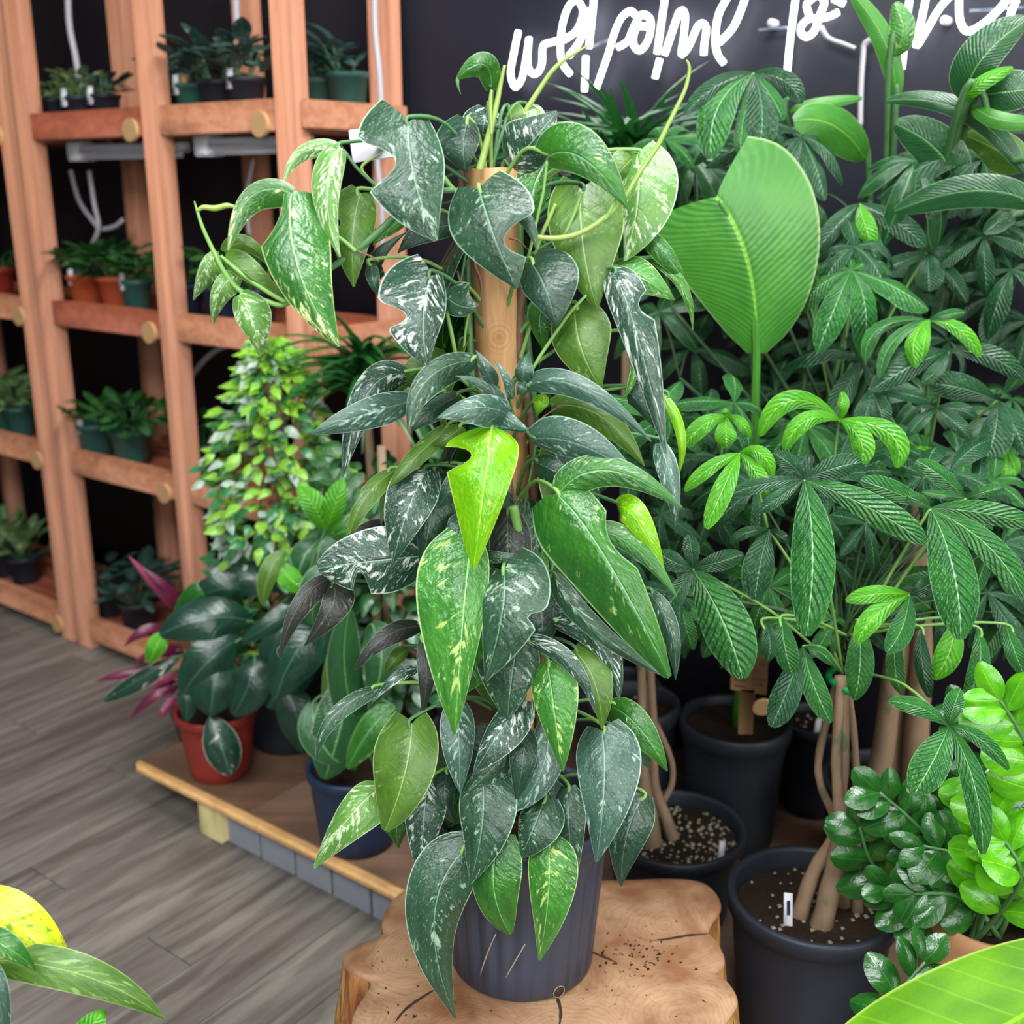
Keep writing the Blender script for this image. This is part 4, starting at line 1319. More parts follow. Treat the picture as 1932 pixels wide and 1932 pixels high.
for hub, tips, y, mat in [
    ((680, 920), [((690, 1812), (730, 1330), 128), ((1372, 1285), (1060, 1085), 88), ((1012, 822), (860, 852), 70, PACD), ((255, 1012), (450, 945), 45, PACD),
                  ((420, 1105), (540, 1020), 42, PACD), ((500, 770), (600, 830), 50, PACD)], 1.58, PACH),
    ((1400, 1085), [((1572, 1832), (1530, 1430), 135), ((2010, 1190), (1700, 1110), 70), ((1935, 1600), (1730, 1300), 80), ((1000, 925), (1190, 990), 65),
                    ((1230, 1000), (1330, 1040), 40)], 1.58, PACH),
    ((45, 1430), [((330, 2055), (215, 1720), 150), ((-160, 1330), (-60, 1390), 60, PACD), ((335, 1345), (190, 1390), 60, PACD), ((20, 1230), (40, 1330), 50, PACD),
                  ((-140, 1700), (-40, 1560), 60, PACD)], 1.62, PACH),
    ((480, 1210), [((400, 1605), (430, 1400), 95), ((260, 1285), (360, 1220), 34), ((590, 1285), (540, 1240), 34)], 1.66, PACD),
    ((1280, 1575), [((918, 1612), (1100, 1570), 52), ((980, 1855), (1090, 1690), 62), ((1150, 1905), (1240, 1760), 70, PACH), ((1450, 1490), (1370, 1530), 60, PACD)], 1.60, PACL),
    ((1600, 1025), [((1320, 810), (1465, 905), 52), ((1825, 965), (1710, 990), 36), ((1350, 990), (1480, 1010), 24)], 1.62, PACH),
    ((310, 770), [((122, 1200), (225, 960), 62), ((470, 1015), (405, 880), 48), ((505, 895), (430, 770), 46), ((0, 985), (150, 850), 42)], 1.60, PACL),
]:
    traced_palm(mt1, 'H', hub, tips, y, mat, top1 if hub[0] not in (310,) else PY(*px_of('H', (470, 1190)), 1.62))
traced_palm(mt1, 'J', (1385, 655), [((945, 475), (1180, 525), 72), ((1470, 385), (1420, 520), 80), ((1125, 1162), (1275, 900), 145), ((1632, 1592), (1570, 1080), 98),
                                    ((1822, 975), (1610, 750), 62)], 1.37, PACH, PY(1632, 1270, 1.66))
traced_palm(mt1, 'J', (320, 75), [((525, 632), (400, 360), 92), ((90, 662), (205, 400), 112, PACD), ((540, 215), (450, 120), 45)], 1.63, PACH, top1)
for b, m_, t_, w_, mat in (((165, -140), (190, 80), (245, 288), 92, PACH), ((720, -100), (740, 180), (695, 467), 108, PACH), ((1020, -60), (990, 190), (1040, 425), 70, PACH),
                           ((1180, -60), (1190, 190), (1245, 452), 66, PACD), ((1420, -120), (1395, 100), (1275, 317), 100, PACL), ((1590, -60), (1610, 220), (1500, 462), 80, PACH),
                           ((1800, -80), (1860, 100), (1940, 300), 70, PACH), ((30, -120), (80, 30), (60, 190), 60, PACD)):
    blade(mt1, 'J', b, m_, t_, w_, w_, 1.64, 1.60, mat, 'leaf', PY(1600, 1200, 1.70), .0022, a=.8, e=.6)
for i in range(34):
    hub = PY(random.uniform(1280, 1930), random.uniform(890, 1180), random.uniform(1.68, 1.86))
    if 0.6 * hub.x + 0.8 * hub.y > 2.3:
        continue
    palm_leaf(mt1, top1 + V((random.uniform(-.02, .02), .02, random.uniform(0, .08))), hub, V((random.uniform(-.5, .5), -.75, .8)), random.choice([PACD, PACD, PACH]), random.choice((5, 6, 7)),
              random.uniform(.085, .13), STEMK)

# ---- money tree behind the stump
c2 = V((.335, 2.016, PZ0))
mt2 = thing('money_tree', 'money tree with plain twisted trunks in a black pot of gritty soil behind the stump', 'plant', c2)
nursery_pot(mt2, c2, .115, .140, .20, BLACKPOT, 0, .014, 48, .84)
perlite(mt2, c2, .125, PZ0 + .168, 260)
for pts, w0, w1, dy in (([(330, 1700), (300, 1350), (255, 1060), (240, 650), (235, 200), (240, -200)], 90, 34, -.02), ([(520, 1640), (410, 1320), (330, 1080), (325, 700), (300, 250), (300, -200)], 60, 32, 0),
                        ([(395, 1200), (455, 1075), (450, 900), (340, 640)], 28, 24, .01), ([(240, 1600), (280, 1200), (310, 900), (280, 500), (190, 100)], 40, 26, .03)):
    path = smooth_path([PY(*px_of('S', p), c2.y + dy) for p in pts], 6)
    n_ = len(path)
    MB().tube(path, [(w0 + (w1 - w0) * min(1, i / n_ * 1.9)) / 3.864 * c2.y / F for i in range(n_)], 10).build('trunk', BARKT, mt2)
lc = c2 + V((.085, -.07, .17))
MB().box(lc + V((0, 0, .015)), V((.006, 0, .0)), V((0, .001, 0)), V((.001, 0, .022)), .0006).build('plant_label', WHITEP, mt2)
top2 = PY(1215, 1190, c2.y)
for i in range(26):
    hub = PY(random.uniform(1190, 1420), random.uniform(760, 1180), random.uniform(1.85, 2.1))
    palm_leaf(mt2, top2, hub, V((random.uniform(-.5, .5), -.7, .8)), random.choice([PACD, PACH, PACD]), random.choice((5, 6)), random.uniform(.09, .13), STEMK)
for hub, tips, mat in [((235, 560), [((240, 742), (235, 650), 62), ((0, 735), (105, 610), 52), ((372, 682), (315, 590), 32), ((230, 510), (232, 540), 20)], PACL),
                       ((880, 580), [((570, 748), (690, 585), 52), ((430, 672), (610, 470), 60), ((890, 420), (900, 500), 34), ((1005, 832), (1000, 690), 66), ((1205, 852), (1170, 660), 62)], PACL)]:
    traced_palm(mt2 if hub[0] < 500 else mt1, 'H', hub, tips, 1.75, mat, PY(*px_of('H', (hub[0] - 30, hub[1] + 230)), 1.80))

# ---- tall money tree at the back right
c3 = V((.80, 2.09, PZ0))
mt3 = thing('money_tree', 'tall money tree with thick dark trunks in a black pot beside the wall', 'plant', c3)
nursery_pot(mt3, c3, .115, .138, .26, BLACKPOT, 0, .014, 40, .9)
for dx, dy, w0 in ((-.05, -.03, .028), (.0, .02, .03), (.05, -.02, .032)):
    path = smooth_path([c3 + V((dx, dy, .22)), c3 + V((dx * .7, dy, .35)), c3 + V((dx * .5, dy * .5, .6)), c3 + V((-dx * .4, 0, .9))], 6)
    n_ = len(path)
    MB().tube(path, [w0 * (1 - .55 * i / n_) for i in range(n_)], 10).build('trunk', BARKT, mt3)
top3 = c3 + V((0, 0, .9))
YB = 1.92
for hub, tips, mat in [
    ((1390, 10), [((1318, 282), (1310, 120), 52, PACL), ((1682, 222), (1570, 70), 42, PACL), ((1030, 252), (1110, 60), 36, PACH), ((1110, 342), (1190, 130), 36, PACH), ((1350, 240), (1370, 120), 28, PACL),
                  ((1600, -30), (1500, -20), 30, PACH)], PACL),
    ((1500, 190), [((1062, 410), (1285, 275), 75), ((1935, 352), (1730, 215), 62), ((1100, 220), (1300, 190), 30), ((1350, 370), (1440, 290), 40)], PACD),
    ((1435, 515), [((1270, 672), (1345, 580), 38), ((1628, 692), (1545, 600), 46), ((1662, 575), (1560, 520), 42), ((1415, 455), (1420, 480), 20), ((1290, 488), (1370, 495), 24)], PACD),
    ((1780, 470), [((1388, 372), (1580, 400), 80), ((1718, 802), (1770, 640), 95), ((1940, 782), (1880, 620), 64), ((1800, 400), (1790, 430), 24)], PACD),
    ((1050, 405), [((1395, 472), (1220, 425), 38), ((990, 630), (1040, 520), 62), ((1130, 620), (1110, 510), 55)], PACD),
    ((1830, 760), [((1690, 960), (1740, 830), 44), ((1820, 960), (1835, 860), 50), ((1880, 900), (1870, 820), 36)], PACL),
    ((1380, 740), [((1300, 760), (1340, 745), 16), ((1330, 800), (1350, 770), 16), ((1460, 790), (1420, 760), 18), ((1400, 810), (1390, 775), 16)], PACL),
]:
    traced_palm(mt3, 'H', hub, tips, YB, mat, top3)
for hub, tips, mat in [
    ((1000, 1160), [((1080, 1402), (1025, 1270), 52, PACL), ((1092, 1540), (1080, 1440), 56, PACD), ((738, 1452), (870, 1280), 52), ((1372, 1405), (1210, 1270), 62, PACD), ((760, 1590), (880, 1500), 80, PACD),
                    ((1000, 1725), (1040, 1600), 62, PACL)], PACD),
    ((1380, 1440), [((1390, 1662), (1390, 1550), 76), ((1100, 1545), (1240, 1490), 42), ((1605, 1725), (1510, 1570), 42), ((1560, 1440), (1470, 1430), 30)], PACD),
    ((390, 415), [((150, 905), (195, 600), 95, PACH), ((422, 862), (440, 620), 88), ((0, 652), (180, 490), 46), ((662, 592), (570, 460), 52, PACD), ((332, 862), (325, 740), 40, PACH), ((560, 690), (500, 560), 44, PACH)], PACD),
]:
    traced_palm(mt3, 'I', hub, tips, 2.12, mat, top3 + V((-.15, .1, .1)))
br3 = []
for i in range(16):
    px, py = 1290 + 170 * (i % 4) + random.uniform(-50, 50), 420 + 160 * (i // 4) + random.uniform(-40, 40)
    e_ = PY(px, py, 2.3)
    k_ = 2.34 / (0.6 * e_.x + 0.8 * e_.y)
    e_ = CAM + (e_ - CAM) * min(1, k_)
    br3.append(e_)
    MB().tube(smooth_path([c3 + V((0, .02, .7)), c3.lerp(e_, .5) + V((0, .05, .35)), e_], 5), [.007] * 6 + [.004] * 5, 6).build('branch', STEMK, mt3)
for i in range(88):
    px, py = random.uniform(1240, 1980), random.uniform(230, 1000)
    hub = PY(px, py, random.uniform(1.98, 2.5))
    if 1230 < px < 1590 and 280 < py < 800:
        hub = PY(px, py, random.uniform(2.3, 2.5))
    if 0.6 * hub.x + 0.8 * hub.y > 2.36:
        k_ = 2.33 / (0.6 * hub.x + 0.8 * hub.y)
        hub = CAM + (hub - CAM) * k_
    palm_leaf(mt3, min(br3, key=lambda b_: (b_ - hub - V((0, 0, -.1))).length), hub, V((random.uniform(-.5, .5), -.7, .8)), random.choice([PACD, PACD, PACD, PACH, PARD]), random.choice((5, 6, 7)),
              random.uniform(.10, .17), STEMK)

# ---- bird of paradise with the wooden tag
c4 = V((.505, 2.28, PZ0))
bop = thing('bird_of_paradise', 'bird of paradise plant with one big light green leaf, potted with a wooden tag', 'plant', c4)
nursery_pot(bop, c4, .098, .120, .31, BLACKPOT, 0, .014, 44, .93)
st4 = c4 + V((0, 0, .28))
lf = blade(bop, 'O', (1427, 668), (1412, 500), (1352, 372), 150, 138, 2.02, 1.98, PARA, 'leaf', None, roll=0, a=.55, e=.16, tiplobe=.32, fold=.12, droop=.12, rows=30, cols=8, wave=.003)
petiole(lf, [st4, PY(1423, 1000, 2.12), PY(1424, 800, 2.04), PY(1427, 660, 2.016), PY(1420, 560, 2.0), PY(1398, 460, 1.99), PY(1358, 378, 1.975)], [.009] * 12 + [.008] * 6 + [.006] * 6 + [.005] * 6 + [.0035] * 7, PARA, 'petiole', 8)
for b, m_, t_, wl, wr, mat, y0, y1 in [
    ((1030, 905), (850, 715), (620, 690), 100, 125, PARA, 2.25, 2.15), ((1932, 985), (1600, 640), (1150, 575), 60, 50, PARD, 2.0, 2.1), ((1935, 965), (1790, 860), (1600, 770), 100, 110, OLIV, 2.05, 2.1),
    ((1532, 1085), (1450, 870), (1200, 705), 120, 120, PARD, 2.1, 2.1), ((2010, 1170), (1650, 1085), (1195, 1205), 85, 95, PARD, 1.95, 2.05), ((1197, 575), (1150, 260), (935, -60), 52, 60, PARA, 2.2, 2.2),
    ((1180, 310), (1245, 180), (1195, 15), 60, 75, LIGH, 2.18, 2.18), ((1600, 570), (1690, 340), (1950, 110), 90, 130, PARD, 2.0, 1.95), ((1590, 575), (1690, 470), (1870, 385), 44, 36, PACL, 1.98, 1.95),
    ((1690, 545), (1850, 520), (2060, 500), 100, 110, PARD, 2.0, 1.95), ((1640, 600), (1800, 680), (2050, 690), 50, 40, PARA, 2.0, 1.95), ((600, 640), (760, 600), (1010, 560), 30, 40, PARA, 2.2, 2.2)]:
    lf = blade(bop, 'I', b, m_, t_, wl, wr, y0, y1, mat, 'leaf', None, a=.4, e=.45)
    b3, m3 = PY(*px_of('I', b), y0), PY(*px_of('I', m_), (y0 + y1) / 2)
    k_ = PY(*px_of('I', (b[0] * .5 + 450, 1700)), 2.28)
    petiole(lf, [st4, k_, b3 - (m3 - b3).normalized() * .01, b3 + (m3 - b3).normalized() * .03], .006, STEMD)
# wooden T-shaped tag with burnt lettering and a round token
tg = thing('plant_tag', 'T-shaped wooden plant tag with burnt lettering stuck in the paradise plant pot', 'tag', PY(1408, 1370, 2.17))
ty = 2.165
tl, tr_, bl = PY(1381, 1232, ty), PY(1449, 1243, ty), PY(1378, 1300, ty)
ax_ = (tr_ - tl) / 2
az_ = (tl - bl) / 2
tc = (tr_ + bl) / 2
ny = ax_.cross(az_).normalized()
board = MB().box(tc, ax_, ny * .0025, az_, .0006).build('board', TAGW, tg)
sb, se = PY(1410, 1300, ty), PY(1406, 1385, ty)
MB().box((sb + se) / 2, V((.0155, 0, 0)), ny * .0025, (sb - se) / 2, .0006).build('stake', TAGW, tg)


def text(body, pos, size, xdir, ndir, mat, parent, name='lettering', ext=.0003):
    cu = bpy.data.curves.new('lettering', 'FONT')
    cu.body = body
    cu.size = size
    cu.extrude = ext
    cu.resolution_u = 3
    tmp = bpy.data.objects.new('tmp_text', cu)
    COL.objects.link(tmp)
    dg = bpy.context.evaluated_depsgraph_get()
    me = bpy.data.meshes.new_from_object(tmp.evaluated_get(dg))
    bpy.data.objects.remove(tmp)
    me.materials.clear()
    me.materials.append(mat)
    x = V(xdir).normalized()
    n = V(ndir).normalized()
    y = n.cross(x)
    M = Matrix(((x.x, y.x, n.x, pos[0]), (x.y, y.y, n.y, pos[1]), (x.z, y.z, n.z, pos[2]), (0, 0, 0, 1)))
    me.transform(M)
    return link(bpy.data.objects.new(name, me), parent)


nf = ny if ny.y < 0 else -ny
for body, px, py, sz in (('D', 1409.5, 1252, .0135), ('O', 1433, 1257, .0135), ('DI', 1420, 1270, .0135)):
    text(body, PY(px, py, ty - .0032), sz, ax_, nf, INK, board)
# small print too blurred to read: rows of short burnt dashes
for px, py, n_ in ((1421, 1281, 5), (1388, 1282, 4), (1422, 1291, 4), (1389, 1294, 4)):
    mm = MB()
    for k_ in range(n_):
        mm.box(PY(px + 5.2 * k_, py + .8 * k_, ty - .0031), ax_.normalized() * .0018, nf * .0003, az_.normalized() * .0022)
    mm.build('small_print', INK, board, False)
q = PY(1440, 1336, 2.14)
MB().tube([q, q + V((0, .006, .002))], .022, 20).build('round_token', TAGW, tg, False)
# black pots beside it
for px, py, y, r, h, lab in ((1196, 1330, 2.33, .10, .33, 'empty-looking black nursery pot left of the wooden tag'), (1542, 1360, 2.42, .085, .24, 'small black nursery pot with a white label behind the braided trunk')):
    q = PY(px, py, y)
    tpt = thing('nursery_pot', lab, 'pot', (q.x, q.y, PZ0))
    nursery_pot(tpt, (q.x, q.y, PZ0), r * .84, r, h, BLACKPOT, 0, .012, 36, .9)
    if r < .1:
        w_ = V((q.x - .01, q.y - .04, PZ0 + h * .98))
        MB().box(w_, V((.007, 0, .001)), V((0, .001, 0)), V((.002, 0, .022)), .0006).build('plant_label', WHITEP, tpt)
    perlite(tpt, (q.x, q.y), r * .8, PZ0 + h * .9, 30)
w_ = PY(1487, 1716, 1.60)
MB().box(w_, V((.0075, 0, -.001)), V((0, .001, 0)), V((-.002, 0, .032)), .0006).build('plant_label', WHITEP, mt1)
MB().box(w_ + V((0, -.0013, .004)), V((.0028, 0, 0)), V((0, .0003, 0)), V((-.001, 0, .014))).build('label_print', NAVYPOT, mt1, False)

# ---- grassy plant behind the climbing plant
c5 = SD(s_at(1190, 2.225), 2.225, PZ0)
gr = thing('grass_plant', 'grassy arching plant with narrow blades below the neon sign', 'plant', c5)
nursery_pot(gr, c5, .09, .11, .25, BLACKPOT, 0, .012, 32, .9)
b5 = PY(1185, 420, c5.y)
MB().tube(smooth_path([c5 + V((0, 0, .22)), c5 + V((.01, 0, .6)), b5], 5), .012, 8).build('stem', BARKT, gr)
for i in range(210):
    a = random.uniform(0, 6.283)
    d = V((math.cos(a) * .7 - .1, math.sin(a) * .35 - .15, random.uniform(.35, 1.6)))
    put(leaflet_mesh(GRAS, 'blade'), 'blade', gr, b5 + V((random.uniform(-.05, .05), random.uniform(-.03, .03), random.uniform(-.12, .05))), d, V((0, 0, 1)), random.uniform(.18, .34), random.uniform(.8, 1.5))

# ---- glossy paired-leaf plant at the right
c6 = V((.76, 1.52, PZ0))
zz = thing('glossy_leaf_plant', 'glossy plant with paired oval leaflets and lime new shoots in a tan planter', 'plant', c6)
pb = MB()
for sgn in (0,):
    pb.lathe(c6, [(.085, 0), (.088, .004), (.098, .33), (.10, .36), (.094, .362), (.088, .33), (.07, .31)], 36)
pb.build('planter', TANPOT, zz)
MB().lathe(c6, [(.089, .318), (.05, .322), (.01, .324)], 24).build('soil', SOIL, zz)
z0 = c6 + V((0, 0, .31))


def zz_stem(root, pts, n, L, mat, start=.3, sm=STEMD, r=.005):
    n = max(5, int(n * .75))
    path = smooth_path(pts, 6)
    st = MB().tube(path, [r * (1 - .6 * i / len(path)) for i in range(len(path))], 6).build('stem', sm, root)
    for i in range(n):
        q = start + (1 - start) * i / (n - 1)
        k_ = q * (len(path) - 1)
        j = min(int(k_), len(path) - 2)
        p = path[j].lerp(path[j + 1], k_ - j)
        tn = (path[j + 1] - path[j]).normalized()
        view = V((-.25, -1, .45)).normalized()
        sd_ = tn.cross(view).normalized()
        for sg in (-1, 1):
            if i == n - 1 and sg == 1:
                d = tn
            else:
                d = sd_ * sg * random.uniform(.7, 1) + tn * random.uniform(.45, .8) + view * random.uniform(-.1, .4)
            put(leaflet_mesh(mat, 'oval'), 'leaflet', st, p, d, view + V((random.uniform(-.8, .8), 0, random.uniform(-.3, .8))), 1.3 * L * random.uniform(.85, 1.1) * (1 - .3 * q * q), random.uniform(1.05, 1.4))


for pts, n, L, mat, y in [([(1700, 2000), (1730, 1560), (1600, 1130)], 9, .062, ZZLL, 1.42), ([(1500, 2000), (1260, 1500), (880, 1140)], 8, .062, ZZLF, 1.52), ([(1300, 2300), (900, 1750), (730, 1390)], 7, .06, ZZLF, 1.56),
                          ([(2200, 1500), (1980, 850), (1760, 470)], 9, .065, ZZLL, 1.40), ([(2100, 1900), (1900, 1300), (1500, 560)], 9, .06, ZZLF, 1.55), ([(1900, 2100), (1650, 1700), (1200, 1530)], 8, .06, ZZLF, 1.48),
                          ([(2200, 2000), (2050, 1400), (1900, 1000)], 9, .062, ZZLF, 1.50), ([(1700, 2200), (1450, 1900), (1130, 1880)], 7, .055, ZZLF, 1.46), ([(2100, 2150), (1900, 1800), (1800, 1500)], 8, .06, ZZLL, 1.38),
                          ([(1800, 2200), (1500, 1700), (1350, 1250)], 8, .06, ZZLF, 1.57), ([(2300, 2100), (2200, 1500), (2150, 900)], 8, .06, ZZLF, 1.52), ([(1500, 2250), (1200, 2050), (930, 1830)], 6, .055, ZZLF, 1.50)]:
    zz_stem(zz, [z0 + V((random.uniform(-.04, .04), random.uniform(-.04, .04), 0))] + [PY(*px_of('J', p), y) for p in pts[1:]] if pts[0][1] > 1900 else [PY(*px_of('J', p), y) for p in pts], n, L, mat)

# ---- foreground plant at the lower right: one big lime leaf and dark scalloped leaflets
c7 = V((.80, .98, 0))
fg = thing('broad_leaf_plant', 'plant with one huge lime leaf coloured as if sunlit beside the stump in a tall dark pot', 'plant', c7)
nursery_pot(fg, c7, .12, .15, .36, BLACKPOT, 0, .014, 40, .9)
lf = blade(fg, 'O', (2090, 1800), (1850, 1960), (1540, 2080), 170, 150, 1.14, 1.08, BIGL, 'leaf', c7 + V((0, 0, .32)), .009, STEM, roll=0, a=.45, e=.4, rows=30, cols=7)
zz_stem(fg, [c7 + V((-.05, .1, .3)), PY(1760, 2000, 1.2), PY(1690, 1900, 1.25), PY(1745, 1815, 1.27)], 6, .06, ZZLF, .45)

# ================================================================ SMALL POTS ON THE SHELF
random.seed(31)


def small_plant(px, py, row, d, r, h, pmat, lmat, n, L, kind, spread, label, group=None, white_card=0, up=.8):
    n, L, r, h = int(n * 1.5), L * 1.15, r * 1.1, h * 1.1
    q = PD(px, py, d)
    c = V((q.x, q.y, ROWS[row] + .0085))
    o = thing('potted_seedling', label, 'plant', c, group)
    MB().lathe(c, [(r * .5, .002), (r * .74, 0), (r * .76, .003), (r * .95, h * .86), (r * 1.04, h * .87), (r * 1.06, h), (r * .98, h), (r * .9, h * .86), (r * .3, h * .84)], 20).build('pot', pmat, o)
    for i in range(n):
        a = random.uniform(0, 6.283)
        z = h * .9 + random.random() * L * .9
        b = c + V((math.cos(a) * r * .3, math.sin(a) * r * .3, h * .85))
        e = c + V((math.cos(a) * r * spread * random.uniform(.2, .8), math.sin(a) * r * spread * random.uniform(.2, .8), z + L * .2))
        dv = V((math.cos(a), math.sin(a), random.uniform(-.2, up * 1.4)))
        e2 = e + dv.normalized() * L
        s2, d2 = .8 * e2.x - .6 * e2.y, .6 * e2.x + .8 * e2.y
        if d2 > 2.45 or d2 < 1.99 or (min(abs(s2 - q_) for q_ in (S0, S1, S2, S3)) < .075 and (d2 < 2.13 or d2 > 2.36)):
            continue
        lf = put(leaflet_mesh(lmat, kind), 'leaf', o, e, dv, V((0, 0, 1)) + V((math.cos(a), math.sin(a), 0)) * .3, L * random.uniform(.7, 1.15))
        if i % 2 == 0:
            MB().tube([b, e], .0016, 5, False).build('stem', STEMD, o)
    for k in range(white_card):
        p = c + V((-.012 + .03 * k - .02, -r * .75, h * .95))
        MB().box(p, V((.008, 0, .0)), V((0, .0008, 0)), V((.002, 0, .026)), .0005).build('white_card', WHITEP, o)
    return o


# upper shelf
small_plant(105, 205, 3, 2.16, .042, .075, BLACKPOT, HERV, 22, .055, 'oval', 1.6, 'variegated seedling in a black pot against the doubled cedar posts, upper shelf', None, 0)
small_plant(150, 205, 3, 2.15, .042, .075, BLACKPOT, HERV, 24, .055, 'oval', 1.6, 'variegated seedling in a black pot under the hanging cord, upper shelf', None, 1)
small_plant(200, 205, 3, 2.14, .042, .075, BLACKPOT, HERD, 18, .05, 'oval', 1.6, 'grey-green seedling with a white label, last before the middle post, upper shelf', None, 1)
small_plant(318, 190, 3, 2.16, .045, .085, BLACKPOT, HERD, 18, .06, 'oval', 1.6, 'grey-green seedling just past the middle post, upper shelf')
o = small_plant(362, 190, 3, 2.15, .045, .085, GREENPOT, HERD, 16, .065, 'oval', 1.7, 'grey-leaved plant with a wooden stick label and white card, upper shelf', None, 1)
q = PD(348, 150, 2.12)
MB().box(q + V((0, 0, -.03)), V((.011, 0, 0)), V((0, .002, 0)), V((0, 0, .05)), .001).build('stick_label', TAGW, o)
small_plant(412, 190, 3, 2.16, .05, .09, BLACKPOT, HERD, 18, .085, 'oval', 1.9, 'broad grey-leaved plant in a black pot under the short cord, upper shelf')
small_plant(465, 190, 3, 2.15, .05, .09, BLACKPOT, HERD, 18, .075, 'oval', 1.9, 'grey-leaved plant in a black pot before the end post, upper shelf', None, 1)
small_plant(606, 210, 3, 2.34, .048, .095, GREENPOT, HERD, 14, .06, 'oval', 1.5, 'plant in a dark green pot right behind the end post, upper shelf')
small_plant(658, 215, 3, 2.35, .055, .105, GREENPOT, HERD, 18, .07, 'oval', 1.5, 'taller plant in a dark green pot beside the white cord, upper shelf')
# second shelf
small_plant(3, 560, 2, 2.15, .05, .10, REDPOT, HERB, 16, .06, 'oval', 1.6, 'bushy green plant in a red pot beyond the doubled posts, third level')
small_plant(165, 560, 2, 2.15, .055, .10, TERRA, HERB, 34, .075, 'oval', 1.9, 'bushy green plant in a bright terracotta pot, third level', None, 1)
small_plant(222, 565, 2, 2.17, .055, .10, TERRA, HERB, 34, .075, 'oval', 1.9, 'bushy dark plant in a shaded terracotta pot, third level')
small_plant(260, 570, 2, 2.14, .045, .10, GREENPOT, HERB, 14, .06, 'oval', 1.5, 'plant in a green pot half behind the middle post, third level', None, 1)
small_plant(350, 585, 2, 2.14, .055, .10, NAVYPOT, HERB, 22, .075, 'oval', 1.7, 'dark bushy plant in a navy pot just past the middle post, third level', None, 1)
small_plant(420, 590, 2, 2.16, .055, .10, NAVYPOT, HERB, 22, .075, 'oval', 1.7, 'dark bushy plant in a navy pot behind the trailing vine tip, third level')
small_plant(490, 595, 2, 2.15, .05, .10, BLACKPOT, HERB, 18, .07, 'oval', 1.7, 'dark bushy plant in a black pot next to the end post, third level')
# third shelf
small_plant(8, 850, 1, 2.14, .06, .11, GREENPOT, HERV, 26, .07, 'oval', 1.8, 'pale variegated plant in a dark green pot beyond the doubled posts, second level')
small_plant(48, 860, 1, 2.15, .05, .10, GREENPOT, HERV, 20, .065, 'oval', 1.8, 'pale variegated plant tucked against the doubled posts, second level')
small_plant(185, 860, 1, 2.13, .058, .105, GREENPOT, HERB, 30, .075, 'oval', 1.7, 'bright green plant in a teal pot beside the doubled posts, second level', None, 1)
small_plant(252, 880, 1, 2.13, .062, .11, GREENPOT, HERB, 30, .075, 'oval', 1.7, 'bright green plant in a teal pot against the middle post, second level')
small_plant(390, 900, 1, 2.15, .06, .11, BLACKPOT, HERB, 24, .08, 'oval', 1.9, 'dark green plant in a black pot behind the bushy ficus, second level')
# bottom shelf
small_plant(12, 1100, 0, 2.16, .06, .10, BLACKPOT, HERV, 26, .08, 'oval', 2.0, 'tall pale variegated plant beyond the doubled posts, bottom level', up=1.6)
small_plant(52, 1110, 0, 2.17, .06, .10, BLACKPOT, HERV, 24, .08, 'oval', 2.0, 'pale variegated plant in a black pot behind the doubled posts, bottom level', up=1.4)
small_plant(205, 1150, 0, 2.16, .06, .10, BLACKPOT, HERD, 22, .08, 'oval', 1.9, 'dim grey-green plant beside the doubled posts, bottom level', None, 1)
small_plant(262, 1165, 0, 2.14, .06, .10, BLACKPOT, HERD, 22, .085, 'oval', 1.9, 'dim grey-green plant next to the purple leaves, bottom level')

# ================================================================ PLANTS ON THE PLATFORM, LEFT
# ---- variegated ficus bush
random.seed(41)
q = PY(515, 880, 2.76)
c8 = V((q.x, q.y, PZ0))
fic = thing('ficus_bush', 'bushy small-leaved ficus with lime and white leaves before the shelf end', 'plant', c8)
nursery_pot(fic, c8, .10, .12, .24, BLACKPOT, 0, .012, 36, .9)
for k in range(3):
    MB().tube(smooth_path([c8 + V((.02 * k - .02, 0, .2)), c8 + V((.01, .01, .6)), c8 + V((.015 * k, 0, 1.0))], 5), .008, 7).build('trunk', BARKT, fic)
allv = []
for i in range(1500):
    z = random.uniform(.40, 1.23)
    prof = .165 * min(1, (1.25 - z) / .35) ** .7 * (1 if z > .5 else .8)
    a = random.uniform(0, 6.283)
    rr = prof * math.sqrt(random.uniform(.25, 1)) * (1 + .16 * math.sin(3 * a + z * 17))
    p = V((c8.x + .01 + rr * math.cos(a), c8.y + rr * math.sin(a), z))
    allv.append((-(math.sin(a) * rr) + random.random() * .02, p, a))
allv.sort(key=lambda t_: -t_[0])
stuffm = {FICL: MB(), FICW: MB(), FICD: MB()}
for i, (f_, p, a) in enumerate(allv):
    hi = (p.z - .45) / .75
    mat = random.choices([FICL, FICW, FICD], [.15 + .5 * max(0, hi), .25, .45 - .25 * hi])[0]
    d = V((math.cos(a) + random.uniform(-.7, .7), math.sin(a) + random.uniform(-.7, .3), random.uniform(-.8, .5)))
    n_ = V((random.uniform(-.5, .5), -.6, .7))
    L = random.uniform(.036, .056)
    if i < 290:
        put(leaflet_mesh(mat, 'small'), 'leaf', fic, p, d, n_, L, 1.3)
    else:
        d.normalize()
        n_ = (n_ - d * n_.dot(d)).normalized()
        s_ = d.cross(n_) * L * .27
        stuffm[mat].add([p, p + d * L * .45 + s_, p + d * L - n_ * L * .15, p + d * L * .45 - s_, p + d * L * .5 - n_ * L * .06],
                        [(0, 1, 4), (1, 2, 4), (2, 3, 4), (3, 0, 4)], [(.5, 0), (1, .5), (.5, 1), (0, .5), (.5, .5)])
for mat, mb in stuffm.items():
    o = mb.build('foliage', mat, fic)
    o['kind'] = 'stuff'

